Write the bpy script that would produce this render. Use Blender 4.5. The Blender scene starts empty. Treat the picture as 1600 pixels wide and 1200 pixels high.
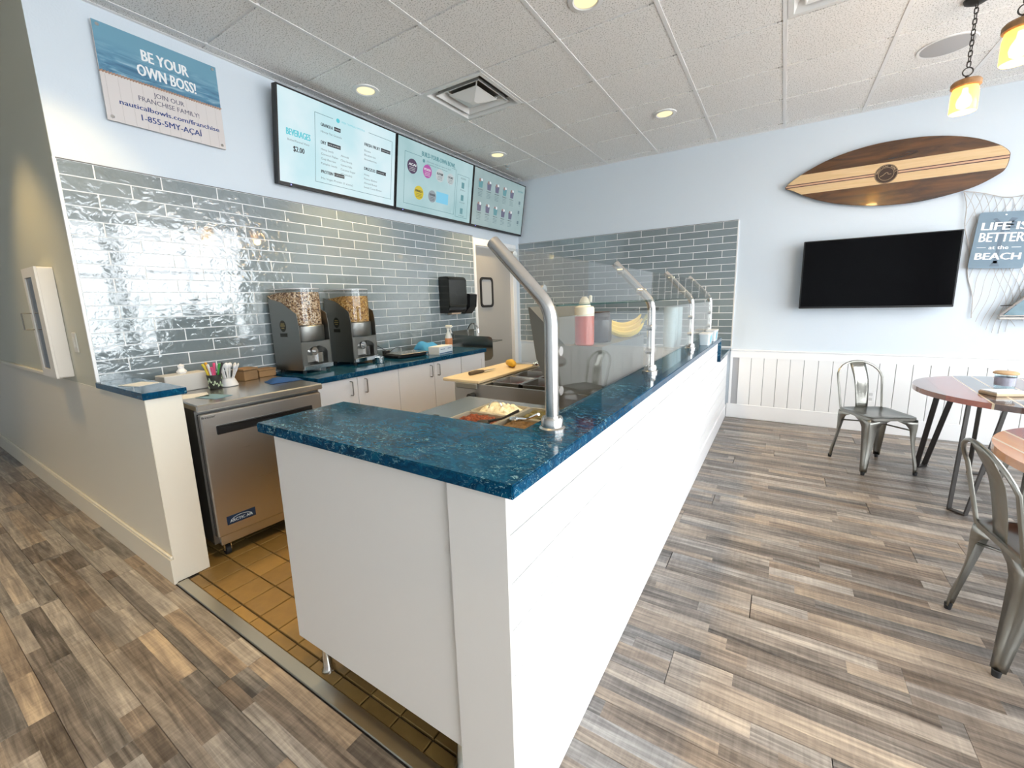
import bpy, bmesh, math, random
from math import pi, sin, cos, radians
from mathutils import Matrix, Vector
random.seed(7)
SC = bpy.context.scene
COL = SC.collection
# ------------------------------------------------------------------ camera
cam_data = bpy.data.cameras.new('camera')
cam = bpy.data.objects.new('camera', cam_data); COL.objects.link(cam)
Rr = Vector((0.84811935, 0.52911778, -0.02698062))
Rd = Vector((0.0662182, -0.15639164, -0.98547288))
Rf = Vector((-0.52565076, 0.83401201, -0.167676))
mw = Matrix.Identity(4)
for i in range(3):
    mw[i][0] = Rr[i]; mw[i][1] = -Rd[i]; mw[i][2] = -Rf[i]
mw[0][3], mw[1][3], mw[2][3] = 3.237595, -0.70688748, 1.38236516
cam.matrix_world = mw
cam_data.sensor_width = 36.0
cam_data.sensor_fit = 'HORIZONTAL'
cam_data.lens = 654.828 * 36.0 / 1600.0
cam_data.shift_x = -7.819 / 1600.0
cam_data.shift_y = -17.803 / 1600.0
cam_data.clip_start = 0.02
SC.camera = cam
# ------------------------------------------------------------------ world, exposure
W = bpy.data.worlds.new('world'); SC.world = W; W.use_nodes = True
bg = W.node_tree.nodes['Background']
bg.inputs[0].default_value = (0.94, 0.955, 1.0, 1)      # bright overcast sky outside the storefront
bg.inputs[1].default_value = 11.4
SC.view_settings.view_transform = 'Standard'
SC.view_settings.look = 'None'
SC.view_settings.gamma = 1.0
SC.view_settings.use_curve_mapping = False
SC.view_settings.exposure = 0.0
SC.cycles.max_bounces = 10
SC.cycles.diffuse_bounces = 5
SC.cycles.glossy_bounces = 5
SC.cycles.transmission_bounces = 8
SC.cycles.transparent_max_bounces = 16
SC.cycles.caustics_reflective = False
SC.cycles.caustics_refractive = False
SC.cycles.sample_clamp_indirect = 6.0
SC.cycles.use_denoising = True
# room numbers (metres, measured from the photograph)
ZC = 3.0097; YB = 4.564; XR = 6.25; YF = -3.6; XL = -4.6
BX = 2.753           # customer face of the serving counter
# daylight portals in the storefront openings (they guide sky light, they add none)
WIN = [(-2.6, -0.65), (-0.5, 1.8), (1.95, 3.85)]
for (a, b) in WIN:
    L = bpy.data.lights.new('daylight_portal', 'AREA'); L.shape = 'RECTANGLE'
    L.size = 2.7; L.size_y = b - a; L.cycles.is_portal = True
    o = bpy.data.objects.new('daylight_portal', L); COL.objects.link(o)
    o.location = (XR + 0.12, (a + b) / 2, 1.55); o.rotation_euler = (0, radians(90), 0)

# ------------------------------------------------------------------ materials
MATS = {}
class NT:
    def __init__(s, name):
        s.m = bpy.data.materials.new(name); s.m.use_nodes = True
        s.t = s.m.node_tree; s.n = s.t.nodes; s.b = s.n['Principled BSDF']; s.out = s.n['Material Output']
    def new(s, t, **k):
        x = s.n.new(t)
        for a, v in k.items(): setattr(x, a, v)
        return x
    def ln(s, a, b): s.t.links.new(a, b)
    def set(s, node, **k):
        for a, v in k.items(): node.inputs[a.replace('_', ' ')].default_value = v
def c4(c): return (c[0], c[1], c[2], 1)
def mat(name, col, rough=0.5, metal=0.0, spec=None, emit=None, est=1.0, noise=None, bump=None, coat=0.0):
    if name in MATS: return MATS[name]
    w = NT(name); b = w.b
    b.inputs['Base Color'].default_value = c4(col); b.inputs['Roughness'].default_value = rough
    b.inputs['Metallic'].default_value = metal
    if spec is not None: b.inputs['Specular IOR Level'].default_value = spec
    if coat: b.inputs['Coat Weight'].default_value = coat; b.inputs['Coat Roughness'].default_value = 0.04
    if emit: b.inputs['Emission Color'].default_value = c4(emit); b.inputs['Emission Strength'].default_value = est
    if noise:      # (scale, amount): mottled colour
        tc = w.new('ShaderNodeTexCoord'); nz = w.new('ShaderNodeTexNoise'); w.set(nz, Scale=noise[0], Detail=4.0)
        w.ln(tc.outputs['Object'], nz.inputs['Vector'])
        mx = w.new('ShaderNodeMix', data_type='RGBA')
        mx.inputs[6].default_value = c4([v * (1 - noise[1]) for v in col]); mx.inputs[7].default_value = c4([min(1, v * (1 + noise[1])) for v in col])
        w.ln(nz.outputs['Fac'], mx.inputs[0]); w.ln(mx.outputs[2], b.inputs['Base Color'])
    if bump:       # (scale, strength)
        tc = w.new('ShaderNodeTexCoord'); nz = w.new('ShaderNodeTexNoise'); w.set(nz, Scale=bump[0], Detail=3.0)
        w.ln(tc.outputs['Object'], nz.inputs['Vector'])
        bp = w.new('ShaderNodeBump'); bp.inputs['Strength'].default_value = bump[1]; bp.inputs['Distance'].default_value = 0.01
        w.ln(nz.outputs['Fac'], bp.inputs['Height']); w.ln(bp.outputs[0], b.inputs['Normal'])
    MATS[name] = w.m
    return w.m
def ramp(w, stops, interp='LINEAR'):
    r = w.new('ShaderNodeValToRGB'); r.color_ramp.interpolation = interp
    el = r.color_ramp.elements
    while len(el) > 1: el.remove(el[-1])
    el[0].position = stops[0][0]; el[0].color = c4(stops[0][1])
    for p, c in stops[1:]:
        e = el.new(p); e.color = c4(c)
    return r
def math_n(w, op, a, b=None):
    m = w.new('ShaderNodeMath', operation=op)
    for i, v in enumerate((a, b)):
        if v is None: continue
        if isinstance(v, (int, float)): m.inputs[i].default_value = v
        else: w.ln(v, m.inputs[i])
    return m.outputs[0]

M_paint = mat('wall_paint_pale_blue', (0.655, 0.725, 0.79), 0.55, bump=(90, 0.06))
M_white = mat('white_paint', (0.84, 0.84, 0.835), 0.38)
M_endp = mat('end_panel_laminate', (0.86, 0.815, 0.755), 0.38)
M_trim = mat('white_trim', (0.86, 0.86, 0.86), 0.35)
M_lam = mat('white_laminate', (0.90, 0.885, 0.885), 0.35)
M_knee = mat('partition_paint', (0.80, 0.755, 0.65), 0.5, bump=(60, 0.05))
M_grout = mat('grout', (0.86, 0.865, 0.86), 0.8)
M_black = mat('black_plastic', (0.012, 0.012, 0.013), 0.28)
M_blackm = mat('black_matte', (0.02, 0.02, 0.02), 0.6)
M_rubber = mat('rubber', (0.015, 0.015, 0.016), 0.75)
M_chrome = mat('chrome', (0.78, 0.78, 0.78), 0.12, 1.0)
M_alu = mat('anodised_strip', (0.55, 0.52, 0.44), 0.32, 1.0)
M_tbar = mat('ceiling_grid_paint', (0.82, 0.82, 0.82), 0.45)
M_dark = mat('dark_cavity', (0.03, 0.03, 0.03), 0.7)
M_concrete = mat('subfloor', (0.10, 0.085, 0.07), 0.8)

def m_steel(name, col, rough, sc=(2, 2, 260)):
    w = NT(name); b = w.b
    b.inputs['Metallic'].default_value = 1.0; b.inputs['Base Color'].default_value = c4(col)
    tc = w.new('ShaderNodeTexCoord'); mp = w.new('ShaderNodeMapping'); mp.inputs['Scale'].default_value = sc
    nz = w.new('ShaderNodeTexNoise'); w.set(nz, Scale=1.0, Detail=3.0)
    w.ln(tc.outputs['Object'], mp.inputs[0]); w.ln(mp.outputs[0], nz.inputs['Vector'])
    mr = w.new('ShaderNodeMapRange'); mr.inputs[3].default_value = rough * 0.8; mr.inputs[4].default_value = rough * 1.25
    w.ln(nz.outputs['Fac'], mr.inputs[0]); w.ln(mr.outputs[0], b.inputs['Roughness'])
    bp = w.new('ShaderNodeBump'); bp.inputs['Strength'].default_value = 0.05; bp.inputs['Distance'].default_value = 0.003
    w.ln(nz.outputs['Fac'], bp.inputs['Height']); w.ln(bp.outputs[0], b.inputs['Normal'])
    return w.m
M_steel = m_steel('brushed_steel', (0.62, 0.60, 0.57), 0.30)
M_steelh = mat('brushed_steel_worktop', (0.62, 0.60, 0.56), 0.27, 1.0)
M_tube = m_steel('brushed_tube', (0.68, 0.66, 0.63), 0.24, (200, 200, 3))
M_gun = mat('gunmetal_chair', (0.29, 0.283, 0.255), 0.28, 1.0, noise=(6, .10))
M_greym = m_steel('grey_dispenser_metal', (0.30, 0.30, 0.285), 0.36, (2, 2, 120))

def m_quartz():
    w = NT('blue_quartz'); b = w.b
    tc = w.new('ShaderNodeTexCoord'); mp = w.new('ShaderNodeMapping'); mp.inputs['Scale'].default_value = (1.0, 1.9, 1.5); mp.inputs['Rotation'].default_value = (0, 0, 0.35)
    w.ln(tc.outputs['Object'], mp.inputs[0])
    n0 = w.new('ShaderNodeTexNoise'); w.set(n0, Scale=5.0, Detail=5.0, Roughness=0.6); w.ln(mp.outputs[0], n0.inputs['Vector'])
    vm = w.new('ShaderNodeVectorMath', operation='SCALE'); vm.inputs[3].default_value = 0.35; w.ln(n0.outputs['Color'], vm.inputs[0])
    va = w.new('ShaderNodeVectorMath', operation='ADD'); w.ln(mp.outputs[0], va.inputs[0]); w.ln(vm.outputs[0], va.inputs[1])
    n1 = w.new('ShaderNodeTexNoise'); w.set(n1, Scale=15.0, Detail=6.0, Roughness=0.68, Distortion=1.4); w.ln(va.outputs[0], n1.inputs['Vector'])
    r1 = ramp(w, [(0.28, (0.001, 0.022, 0.050)), (0.45, (0.002, 0.042, 0.095)), (0.57, (0.003, 0.066, 0.145)), (0.72, (0.010, 0.125, 0.19))])
    w.ln(n1.outputs['Fac'], r1.inputs[0])
    n2 = w.new('ShaderNodeTexNoise'); w.set(n2, Scale=26.0, Detail=5.0, Roughness=0.7, Distortion=2.2); w.ln(va.outputs[0], n2.inputs['Vector'])
    r2 = ramp(w, [(0.565, (0, 0, 0)), (0.66, (1, 1, 1))]); w.ln(n2.outputs['Fac'], r2.inputs[0])
    n3 = w.new('ShaderNodeTexNoise'); w.set(n3, Scale=2.6, Detail=3.0); w.ln(va.outputs[0], n3.inputs['Vector'])
    r3 = ramp(w, [(0.42, (0.12, 0.12, 0.12)), (0.62, (0.9, 0.9, 0.9))]); w.ln(n3.outputs['Fac'], r3.inputs[0])
    mu = math_n(w, 'MULTIPLY', r2.outputs[0], r3.outputs[0])
    mx = w.new('ShaderNodeMix', data_type='RGBA'); w.ln(mu, mx.inputs[0]); w.ln(r1.outputs[0], mx.inputs[6]); mx.inputs[7].default_value = (0.30, 0.56, 0.60, 1)
    w.ln(mx.outputs[2], b.inputs['Base Color']); b.inputs['Roughness'].default_value = 0.09
    b.inputs['Specular IOR Level'].default_value = 0.16
    return w.m
M_quartz = m_quartz()

def m_glass(name, tint, f0=0.045, gl=0.0):
    w = NT(name); w.n.remove(w.b)
    geo = w.new('ShaderNodeNewGeometry')
    dt = w.new('ShaderNodeVectorMath', operation='DOT_PRODUCT'); w.ln(geo.outputs['Incoming'], dt.inputs[0]); w.ln(geo.outputs['Normal'], dt.inputs[1])
    a = math_n(w, 'ABSOLUTE', dt.outputs['Value']); i1 = math_n(w, 'SUBTRACT', 1.0, a); p = math_n(w, 'POWER', i1, 5.0)
    fac = math_n(w, 'ADD', math_n(w, 'MULTIPLY', p, 1 - f0), f0)
    tr = w.new('ShaderNodeBsdfTransparent'); tr.inputs[0].default_value = c4(tint)
    gs = w.new('ShaderNodeBsdfGlossy'); gs.inputs['Roughness'].default_value = gl
    mx = w.new('ShaderNodeMixShader'); w.ln(fac, mx.inputs[0]); w.ln(tr.outputs[0], mx.inputs[1]); w.ln(gs.outputs[0], mx.inputs[2])
    w.ln(mx.outputs[0], w.out.inputs[0])
    return w.m
M_glass = m_glass('clear_guard_glass', (0.97, 0.985, 0.98), 0.05)
M_pane = m_glass('storefront_glass', (0.96, 0.98, 0.98))
M_acryl = m_glass('clear_acrylic', (0.95, 0.95, 0.95), 0.05, 0.03)
M_cup = m_glass('clear_plastic', (0.90, 0.96, 0.97), 0.08, 0.08)
M_edge = mat('glass_edge_green', (0.01, 0.06, 0.05), 0.15)

def m_tile():
    w = NT('grey_blue_glazed_tile'); b = w.b
    oi = w.new('ShaderNodeObjectInfo'); tc = w.new('ShaderNodeTexCoord')
    sc = w.new('ShaderNodeVectorMath', operation='SCALE'); sc.inputs[3].default_value = 37.0
    cx = w.new('ShaderNodeCombineXYZ'); w.ln(oi.outputs['Random'], cx.inputs[0]); w.ln(oi.outputs['Random'], cx.inputs[2]); w.ln(cx.outputs[0], sc.inputs[0])
    ad = w.new('ShaderNodeVectorMath', operation='ADD'); w.ln(tc.outputs['Object'], ad.inputs[0]); w.ln(sc.outputs[0], ad.inputs[1])
    nz = w.new('ShaderNodeTexNoise'); w.set(nz, Scale=16.0, Detail=2.5, Distortion=0.8); w.ln(ad.outputs[0], nz.inputs['Vector'])
    bp = w.new('ShaderNodeBump'); bp.inputs['Strength'].default_value = 0.33; bp.inputs['Distance'].default_value = 0.012
    w.ln(nz.outputs['Fac'], bp.inputs['Height']); w.ln(bp.outputs[0], b.inputs['Normal'])
    r = ramp(w, [(0.0, (0.165, 0.205, 0.222)), (1.0, (0.225, 0.272, 0.29))])
    ad2 = math_n(w, 'ADD', math_n(w, 'MULTIPLY', nz.outputs['Fac'], 0.5), math_n(w, 'MULTIPLY', oi.outputs['Random'], 0.5))
    w.ln(ad2, r.inputs[0]); w.ln(r.outputs[0], b.inputs['Base Color'])
    b.inputs['Roughness'].default_value = 0.06; b.inputs['Specular IOR Level'].default_value = 1.0; b.inputs['Coat Weight'].default_value = 0.7; b.inputs['Coat IOR'].default_value = 1.7; b.inputs['Coat Roughness'].default_value = 0.03
    return w.m
M_tile = m_tile()

def m_plank():
    # weathered multi-strip vinyl plank: three printed boards across, tone per board
    w = NT('weathered_plank'); b = w.b
    oi = w.new('ShaderNodeObjectInfo'); tc = w.new('ShaderNodeTexCoord'); sp = w.new('ShaderNodeSeparateXYZ'); w.ln(tc.outputs['Object'], sp.inputs[0])
    st = math_n(w, 'ADD', math_n(w, 'GREATER_THAN', sp.outputs[1], -0.040), math_n(w, 'GREATER_THAN', sp.outputs[1], 0.022))
    off = math_n(w, 'MULTIPLY', math_n(w, 'ADD', st, math_n(w, 'MULTIPLY', oi.outputs['Random'], 9.0)), 0.377)
    sg = math_n(w, 'FLOOR', math_n(w, 'MULTIPLY', math_n(w, 'ADD', math_n(w, 'ADD', sp.outputs[0], 4.0), off), math_n(w, 'ADD', 0.9, math_n(w, 'MULTIPLY', st, 0.35))))
    cb = w.new('ShaderNodeCombineXYZ'); w.ln(st, cb.inputs[0]); w.ln(sg, cb.inputs[1]); w.ln(math_n(w, 'MULTIPLY', oi.outputs['Random'], 91.0), cb.inputs[2])
    wn = w.new('ShaderNodeTexWhiteNoise'); w.ln(cb.outputs[0], wn.inputs['Vector'])
    ofv = w.new('ShaderNodeVectorMath', operation='SCALE'); ofv.inputs[3].default_value = 23.0; w.ln(wn.outputs['Color'], ofv.inputs[0])
    av = w.new('ShaderNodeVectorMath', operation='ADD'); w.ln(tc.outputs['Object'], av.inputs[0]); w.ln(ofv.outputs[0], av.inputs[1])
    mp = w.new('ShaderNodeMapping'); mp.inputs['Scale'].default_value = (2.6, 44.0, 1.0); w.ln(av.outputs[0], mp.inputs[0])
    n1 = w.new('ShaderNodeTexNoise'); w.set(n1, Scale=1.0, Detail=7.0, Roughness=0.62, Distortion=0.9); w.ln(mp.outputs[0], n1.inputs['Vector'])
    mp2 = w.new('ShaderNodeMapping'); mp2.inputs['Scale'].default_value = (5.0, 9.0, 1.0); w.ln(av.outputs[0], mp2.inputs[0])
    n2 = w.new('ShaderNodeTexNoise'); w.set(n2, Scale=1.0, Detail=4.0, Roughness=0.55); w.ln(mp2.outputs[0], n2.inputs['Vector'])
    mp3 = w.new('ShaderNodeMapping'); mp3.inputs['Scale'].default_value = (95.0, 5.0, 1.0); w.ln(av.outputs[0], mp3.inputs[0])
    n3 = w.new('ShaderNodeTexNoise'); w.set(n3, Scale=1.0, Detail=2.0); w.ln(mp3.outputs[0], n3.inputs['Vector'])
    tone = math_n(w, 'ADD', math_n(w, 'MULTIPLY', wn.outputs['Value'], 0.36), math_n(w, 'ADD', math_n(w, 'MULTIPLY', n1.outputs['Fac'], 1.15), math_n(w, 'ADD', math_n(w, 'MULTIPLY', n2.outputs['Fac'], 0.45), math_n(w, 'MULTIPLY', n3.outputs['Fac'], 0.22))))
    tone = math_n(w, 'SUBTRACT', tone, 0.595)
    r = ramp(w, [(0.10, (0.050, 0.038, 0.030)), (0.32, (0.125, 0.098, 0.078)), (0.50, (0.215, 0.170, 0.135)), (0.68, (0.340, 0.270, 0.205)), (0.90, (0.53, 0.42, 0.30))])
    w.ln(tone, r.inputs[0])
    # hue: some boards greyer
    mx = w.new('ShaderNodeMix', data_type='RGBA', blend_type='MIX'); hs = w.new('ShaderNodeHueSaturation'); hs.inputs['Saturation'].default_value = 0.30
    w.ln(r.outputs[0], hs.inputs['Color']); sc2 = w.new('ShaderNodeSeparateColor'); w.ln(wn.outputs['Color'], sc2.inputs[0])
    w.ln(sc2.outputs[1], mx.inputs[0]); w.ln(r.outputs[0], mx.inputs[6]); w.ln(hs.outputs[0], mx.inputs[7])
    w.ln(mx.outputs[2], b.inputs['Base Color'])
    b.inputs['Roughness'].default_value = 0.36; b.inputs['Specular IOR Level'].default_value = 0.45
    bp = w.new('ShaderNodeBump'); bp.inputs['Strength'].default_value = 0.18; bp.inputs['Distance'].default_value = 0.004
    w.ln(n1.outputs['Fac'], bp.inputs['Height']); w.ln(bp.outputs[0], b.inputs['Normal'])
    return w.m
M_plank = m_plank()
def m_quarry():
    w = NT('tan_quarry_tile'); b = w.b
    oi = w.new('ShaderNodeObjectInfo'); tc = w.new('ShaderNodeTexCoord'); nz = w.new('ShaderNodeTexNoise'); w.set(nz, Scale=18.0, Detail=5.0); w.ln(tc.outputs['Object'], nz.inputs['Vector'])
    r = ramp(w, [(0.2, (0.20, 0.12, 0.035)), (0.8, (0.34, 0.21, 0.065))])
    w.ln(math_n(w, 'ADD', math_n(w, 'MULTIPLY', oi.outputs['Random'], 0.45), math_n(w, 'MULTIPLY', nz.outputs['Fac'], 0.55)), r.inputs[0])
    w.ln(r.outputs[0], b.inputs['Base Color']); b.inputs['Roughness'].default_value = 0.42
    return w.m
M_quarry = m_quarry()
def m_ceil():
    w = NT('speckled_ceiling_tile'); b = w.b
    tc = w.new('ShaderNodeTexCoord'); nz = w.new('ShaderNodeTexNoise'); w.set(nz, Scale=130.0, Detail=1.5); w.ln(tc.outputs['Object'], nz.inputs['Vector'])
    r = ramp(w, [(0.34, (0.40, 0.39, 0.37)), (0.43, (0.88, 0.87, 0.855))]); w.ln(nz.outputs['Fac'], r.inputs[0]); w.ln(r.outputs[0], b.inputs['Base Color'])
    b.inputs['Roughness'].default_value = 0.9
    bp = w.new('ShaderNodeBump'); bp.inputs['Strength'].default_value = 0.3; bp.inputs['Distance'].default_value = 0.004
    w.ln(nz.outputs['Fac'], bp.inputs['Height']); w.ln(bp.outputs[0], b.inputs['Normal'])
    return w.m
M_ceil = m_ceil()
def m_wood(name, dark, light, sc=(3, 40, 40), rough=0.35, coat=0.0, knots=False):
    w = NT(name); b = w.b
    tc = w.new('ShaderNodeTexCoord'); mp = w.new('ShaderNodeMapping'); mp.inputs['Scale'].default_value = sc; w.ln(tc.outputs['Object'], mp.inputs[0])
    nz = w.new('ShaderNodeTexNoise'); w.set(nz, Scale=1.0, Detail=6.0, Roughness=0.6, Distortion=1.2); w.ln(mp.outputs[0], nz.inputs['Vector'])
    r = ramp(w, [(0.28, dark), (0.72, light)]); w.ln(nz.outputs['Fac'], r.inputs[0]); w.ln(r.outputs[0], b.inputs['Base Color'])
    b.inputs['Roughness'].default_value = rough
    if coat: b.inputs['Coat Weight'].default_value = coat; b.inputs['Coat Roughness'].default_value = 0.03
    return w.m
M_wdark = m_wood('walnut_lacquer', (0.026, 0.009, 0.0025), (0.15, 0.058, 0.014), (2.2, 10, 14), 0.25, 0.45)
M_wpale = m_wood('pale_lacquered_wood', (0.62, 0.40, 0.19), (0.74, 0.52, 0.28), (3, 30, 60), 0.3, 1.0)
M_wstripe = mat('mahogany_stripe', (0.07, 0.015, 0.01), 0.3, coat=1.0)
M_cap = m_wood('pendant_wood', (0.20, 0.10, 0.04), (0.40, 0.22, 0.09), (30, 30, 8), 0.45)
M_board = m_wood('cutting_board_plastic', (0.74, 0.58, 0.36), (0.82, 0.67, 0.44), (6, 6, 6), 0.45)
M_card = mat('brown_card', (0.33, 0.19, 0.085), 0.7, noise=(20, 0.2))

# ------------------------------------------------------------------ mesh helpers
def BM(): return bmesh.new()
def box(bm, x0, x1, y0, y1, z0, z1, bev=0.0, M=None, seg=1):
    r = bmesh.ops.create_cube(bm, size=1.0); vs = r['verts']
    for v in vs: v.co = Vector(((x0 + x1) / 2 + v.co.x * (x1 - x0), (y0 + y1) / 2 + v.co.y * (y1 - y0), (z0 + z1) / 2 + v.co.z * (z1 - z0)))
    if bev > 0:
        es = list({e for v in vs for e in v.link_edges})
        rb = bmesh.ops.bevel(bm, geom=es, offset=bev, segments=seg, profile=0.7, affect='EDGES')
        vs = list({v for f in rb['faces'] for v in f.verts} | {v for v in vs if v.is_valid})
    if M is not None: bmesh.ops.transform(bm, matrix=M, verts=vs)
    return bm
def frame_of(d):
    d = d.normalized(); a = Vector((0, 0, 1)) if abs(d.z) < 0.9 else Vector((1, 0, 0))
    u = d.cross(a).normalized(); return u, d.cross(u).normalized()
def ringface(bm, a, b):
    n = len(a)
    for i in range(n): bm.faces.new((a[i], a[(i + 1) % n], b[(i + 1) % n], b[i]))
def cyl(bm, p0, p1, r0, r1=None, seg=16, caps=True):
    p0 = Vector(p0); p1 = Vector(p1); r1 = r0 if r1 is None else r1
    u, v = frame_of(p1 - p0)
    A = [bm.verts.new(p0 + (u * cos(t) + v * sin(t)) * r0) for t in [2 * pi * i / seg for i in range(seg)]]
    B = [bm.verts.new(p1 + (u * cos(t) + v * sin(t)) * r1) for t in [2 * pi * i / seg for i in range(seg)]]
    ringface(bm, A, B)
    if caps: bm.faces.new(A[::-1]); bm.faces.new(B)
    return bm
def tube(bm, pts, r, seg=8, closed=False, caps=True, rad=None):
    pts = [Vector(p) for p in pts]; n = len(pts); rings = []; u = None
    for i, p in enumerate(pts):
        if closed: d = pts[(i + 1) % n] - pts[i - 1]
        else: d = pts[min(i + 1, n - 1)] - pts[max(i - 1, 0)]
        d.normalize()
        if u is None: u, v = frame_of(d)
        else: u = (u - d * u.dot(d)).normalized(); v = d.cross(u)
        rr = rad[i] if rad else r
        rings.append([bm.verts.new(p + (u * cos(t) + v * sin(t)) * rr) for t in [2 * pi * k / seg for k in range(seg)]])
    for i in range(n - 1): ringface(bm, rings[i], rings[i + 1])
    if closed: ringface(bm, rings[-1], rings[0])
    elif caps: bm.faces.new(rings[0][::-1]); bm.faces.new(rings[-1])
    return bm
def lathe(bm, prof, seg=24, c=(0, 0, 0), cap0=True, cap1=True, sx=1, sy=1):
    c = Vector(c); rings = []
    for r, z in prof:
        rings.append([bm.verts.new(c + Vector((cos(t) * r * sx, sin(t) * r * sy, z))) for t in [2 * pi * k / seg for k in range(seg)]])
    for i in range(len(rings) - 1): ringface(bm, rings[i], rings[i + 1])
    if cap0: bm.faces.new(rings[0][::-1])
    if cap1: bm.faces.new(rings[-1])
    return bm
def prism(bm, poly, f0, f1):
    """poly: list of 2D points; f0/f1 map (a,b) to 3D points of the two ends"""
    A = [bm.verts.new(f0(a, b)) for a, b in poly]; B = [bm.verts.new(f1(a, b)) for a, b in poly]
    ringface(bm, A, B); bm.faces.new(A[::-1]); bm.faces.new(B)
    return bm
def prismY(bm, poly, y0, y1): return prism(bm, poly, lambda a, b: (a, y0, b), lambda a, b: (a, y1, b))
def prismX(bm, poly, x0, x1): return prism(bm, poly, lambda a, b: (x0, a, b), lambda a, b: (x1, a, b))
def prismZ(bm, poly, z0, z1): return prism(bm, poly, lambda a, b: (a, b, z0), lambda a, b: (a, b, z1))
def ball(bm, c, r, sx=1, sy=1, sz=1, u=14, v=9, M=None):
    m = Matrix.Translation(Vector(c)) @ (M or Matrix.Identity(4)) @ Matrix.Diagonal((r * sx, r * sy, r * sz, 1))
    bmesh.ops.create_uvsphere(bm, u_segments=u, v_segments=v, radius=1.0, matrix=m)
    return bm
def arc(cx, cy, r, a0, a1, n): return [(cx + r * cos(radians(a0 + (a1 - a0) * i / n)), cy + r * sin(radians(a0 + (a1 - a0) * i / n))) for i in range(n + 1)]
def rrect(x0, x1, y0, y1, r, n=4):
    return arc(x1 - r, y0 + r, r, -90, 0, n) + arc(x1 - r, y1 - r, r, 0, 90, n) + arc(x0 + r, y1 - r, r, 90, 180, n) + arc(x0 + r, y0 + r, r, 180, 270, n)
def mesh_of(name, bm, m, smooth=True, ang=35):
    bmesh.ops.recalc_face_normals(bm, faces=bm.faces)
    me = bpy.data.meshes.new(name); bm.to_mesh(me); bm.free()
    if m: me.materials.append(m)
    if smooth and len(me.polygons):
        me.polygons.foreach_set('use_smooth', [True] * len(me.polygons)); me.set_sharp_from_angle(angle=radians(ang))
    return me
def link(name, me, parent=None, loc=None, rot=None):
    o = bpy.data.objects.new(name, me); COL.objects.link(o)
    if parent: o.parent = parent
    if loc: o.location = loc
    if rot: o.rotation_euler = rot
    return o
def obj(name, bm, m, parent=None, loc=None, rot=None, smooth=True, ang=35):
    return link(name, mesh_of(name, bm, m, smooth, ang), parent, loc, rot)
def tag(o, label, cat, group=None, kind=None):
    o['label'] = label; o['category'] = cat
    if group: o['group'] = group
    if kind: o['kind'] = kind
    return o
def thing(name, label, cat, loc=(0, 0, 0), rz=0.0, group=None):
    o = bpy.data.objects.new(name, None); COL.objects.link(o); o.location = loc; o.rotation_euler = (0, 0, rz); o.empty_display_size = 0.05
    return tag(o, label, cat, group)
def struct(name, bm, m, parent=None, **k):
    o = obj(name, bm, m, parent, **k)
    if parent is None: o['kind'] = 'structure'
    return o
def sroot(name):
    o = bpy.data.objects.new(name, None); COL.objects.link(o); o['kind'] = 'structure'; return o
def dup(root, loc, rz, label, group=None):
    r = root.copy(); COL.objects.link(r); r.location = loc; r.rotation_euler = (0, 0, rz); r['label'] = label
    if group: r['group'] = group
    for ch in list(root.children):
        c = ch.copy(); COL.objects.link(c); c.parent = r
        for g in list(ch.children):
            d = g.copy(); COL.objects.link(d); d.parent = c
    return r
def text(bm, s, M, cx, cy, h, wd=None, bold=0.0, align='CENTER', ext=0.0005, font=None):
    """letters h tall (cap height), centred (or left-aligned) at cx,cy of the plane M; wd squeezes to a width"""
    cu = bpy.data.curves.new('t', 'FONT'); cu.body = s; cu.size = 1.0; cu.align_x = align; cu.extrude = 0.0; cu.resolution_u = 2
    o = bpy.data.objects.new('t', cu); COL.objects.link(o); bpy.context.view_layer.update()
    dg = bpy.context.evaluated_depsgraph_get(); me = o.evaluated_get(dg).to_mesh()
    xs = [v.co.x for v in me.vertices] or [0]; w0 = max(xs) - min(xs); xm = (max(xs) + min(xs)) / 2 if align == 'CENTER' else min(xs)
    k = h / 0.70; kx = k if not wd else wd / max(w0, 1e-6)
    tm = M @ Matrix.Translation((cx, cy - h / 2, ext)) @ Matrix.Diagonal((kx, k, 1, 1)) @ Matrix.Translation((-xm, 0, 0))
    for q, s in enumerate((-1, 1, 0) if bold else (0,)):      # bold: strokes widened by side-shifted copies
        n0 = len(bm.verts); bm.from_mesh(me); bm.verts.ensure_lookup_table()
        sh = Matrix.Translation((s * bold * 1.9, (.5 * bold if s else 0), q * .0002))
        for v in bm.verts[n0:]: v.co = tm @ (sh @ v.co)
    o.evaluated_get(dg).to_mesh_clear(); bpy.data.objects.remove(o); bpy.data.curves.remove(cu)
def plane_M(o, x, y):
    x = Vector(x).normalized(); y = Vector(y).normalized(); z = x.cross(y); o = Vector(o)
    return Matrix(((x.x, y.x, z.x, o.x), (x.y, y.y, z.y, o.y), (x.z, y.z, z.z, o.z), (0, 0, 0, 1)))
def rect_on(bm, M, x0, x1, y0, y1, t=0.0006, z=0.0):
    box(bm, x0, x1, y0, y1, z, z + t, M=M)
def disc_on(bm, M, cx, cy, r, t=0.0006, z=0.0, seg=24):
    cyl(bm, M @ Vector((cx, cy, z)), M @ Vector((cx, cy, z + t)), r, seg=seg)
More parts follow.
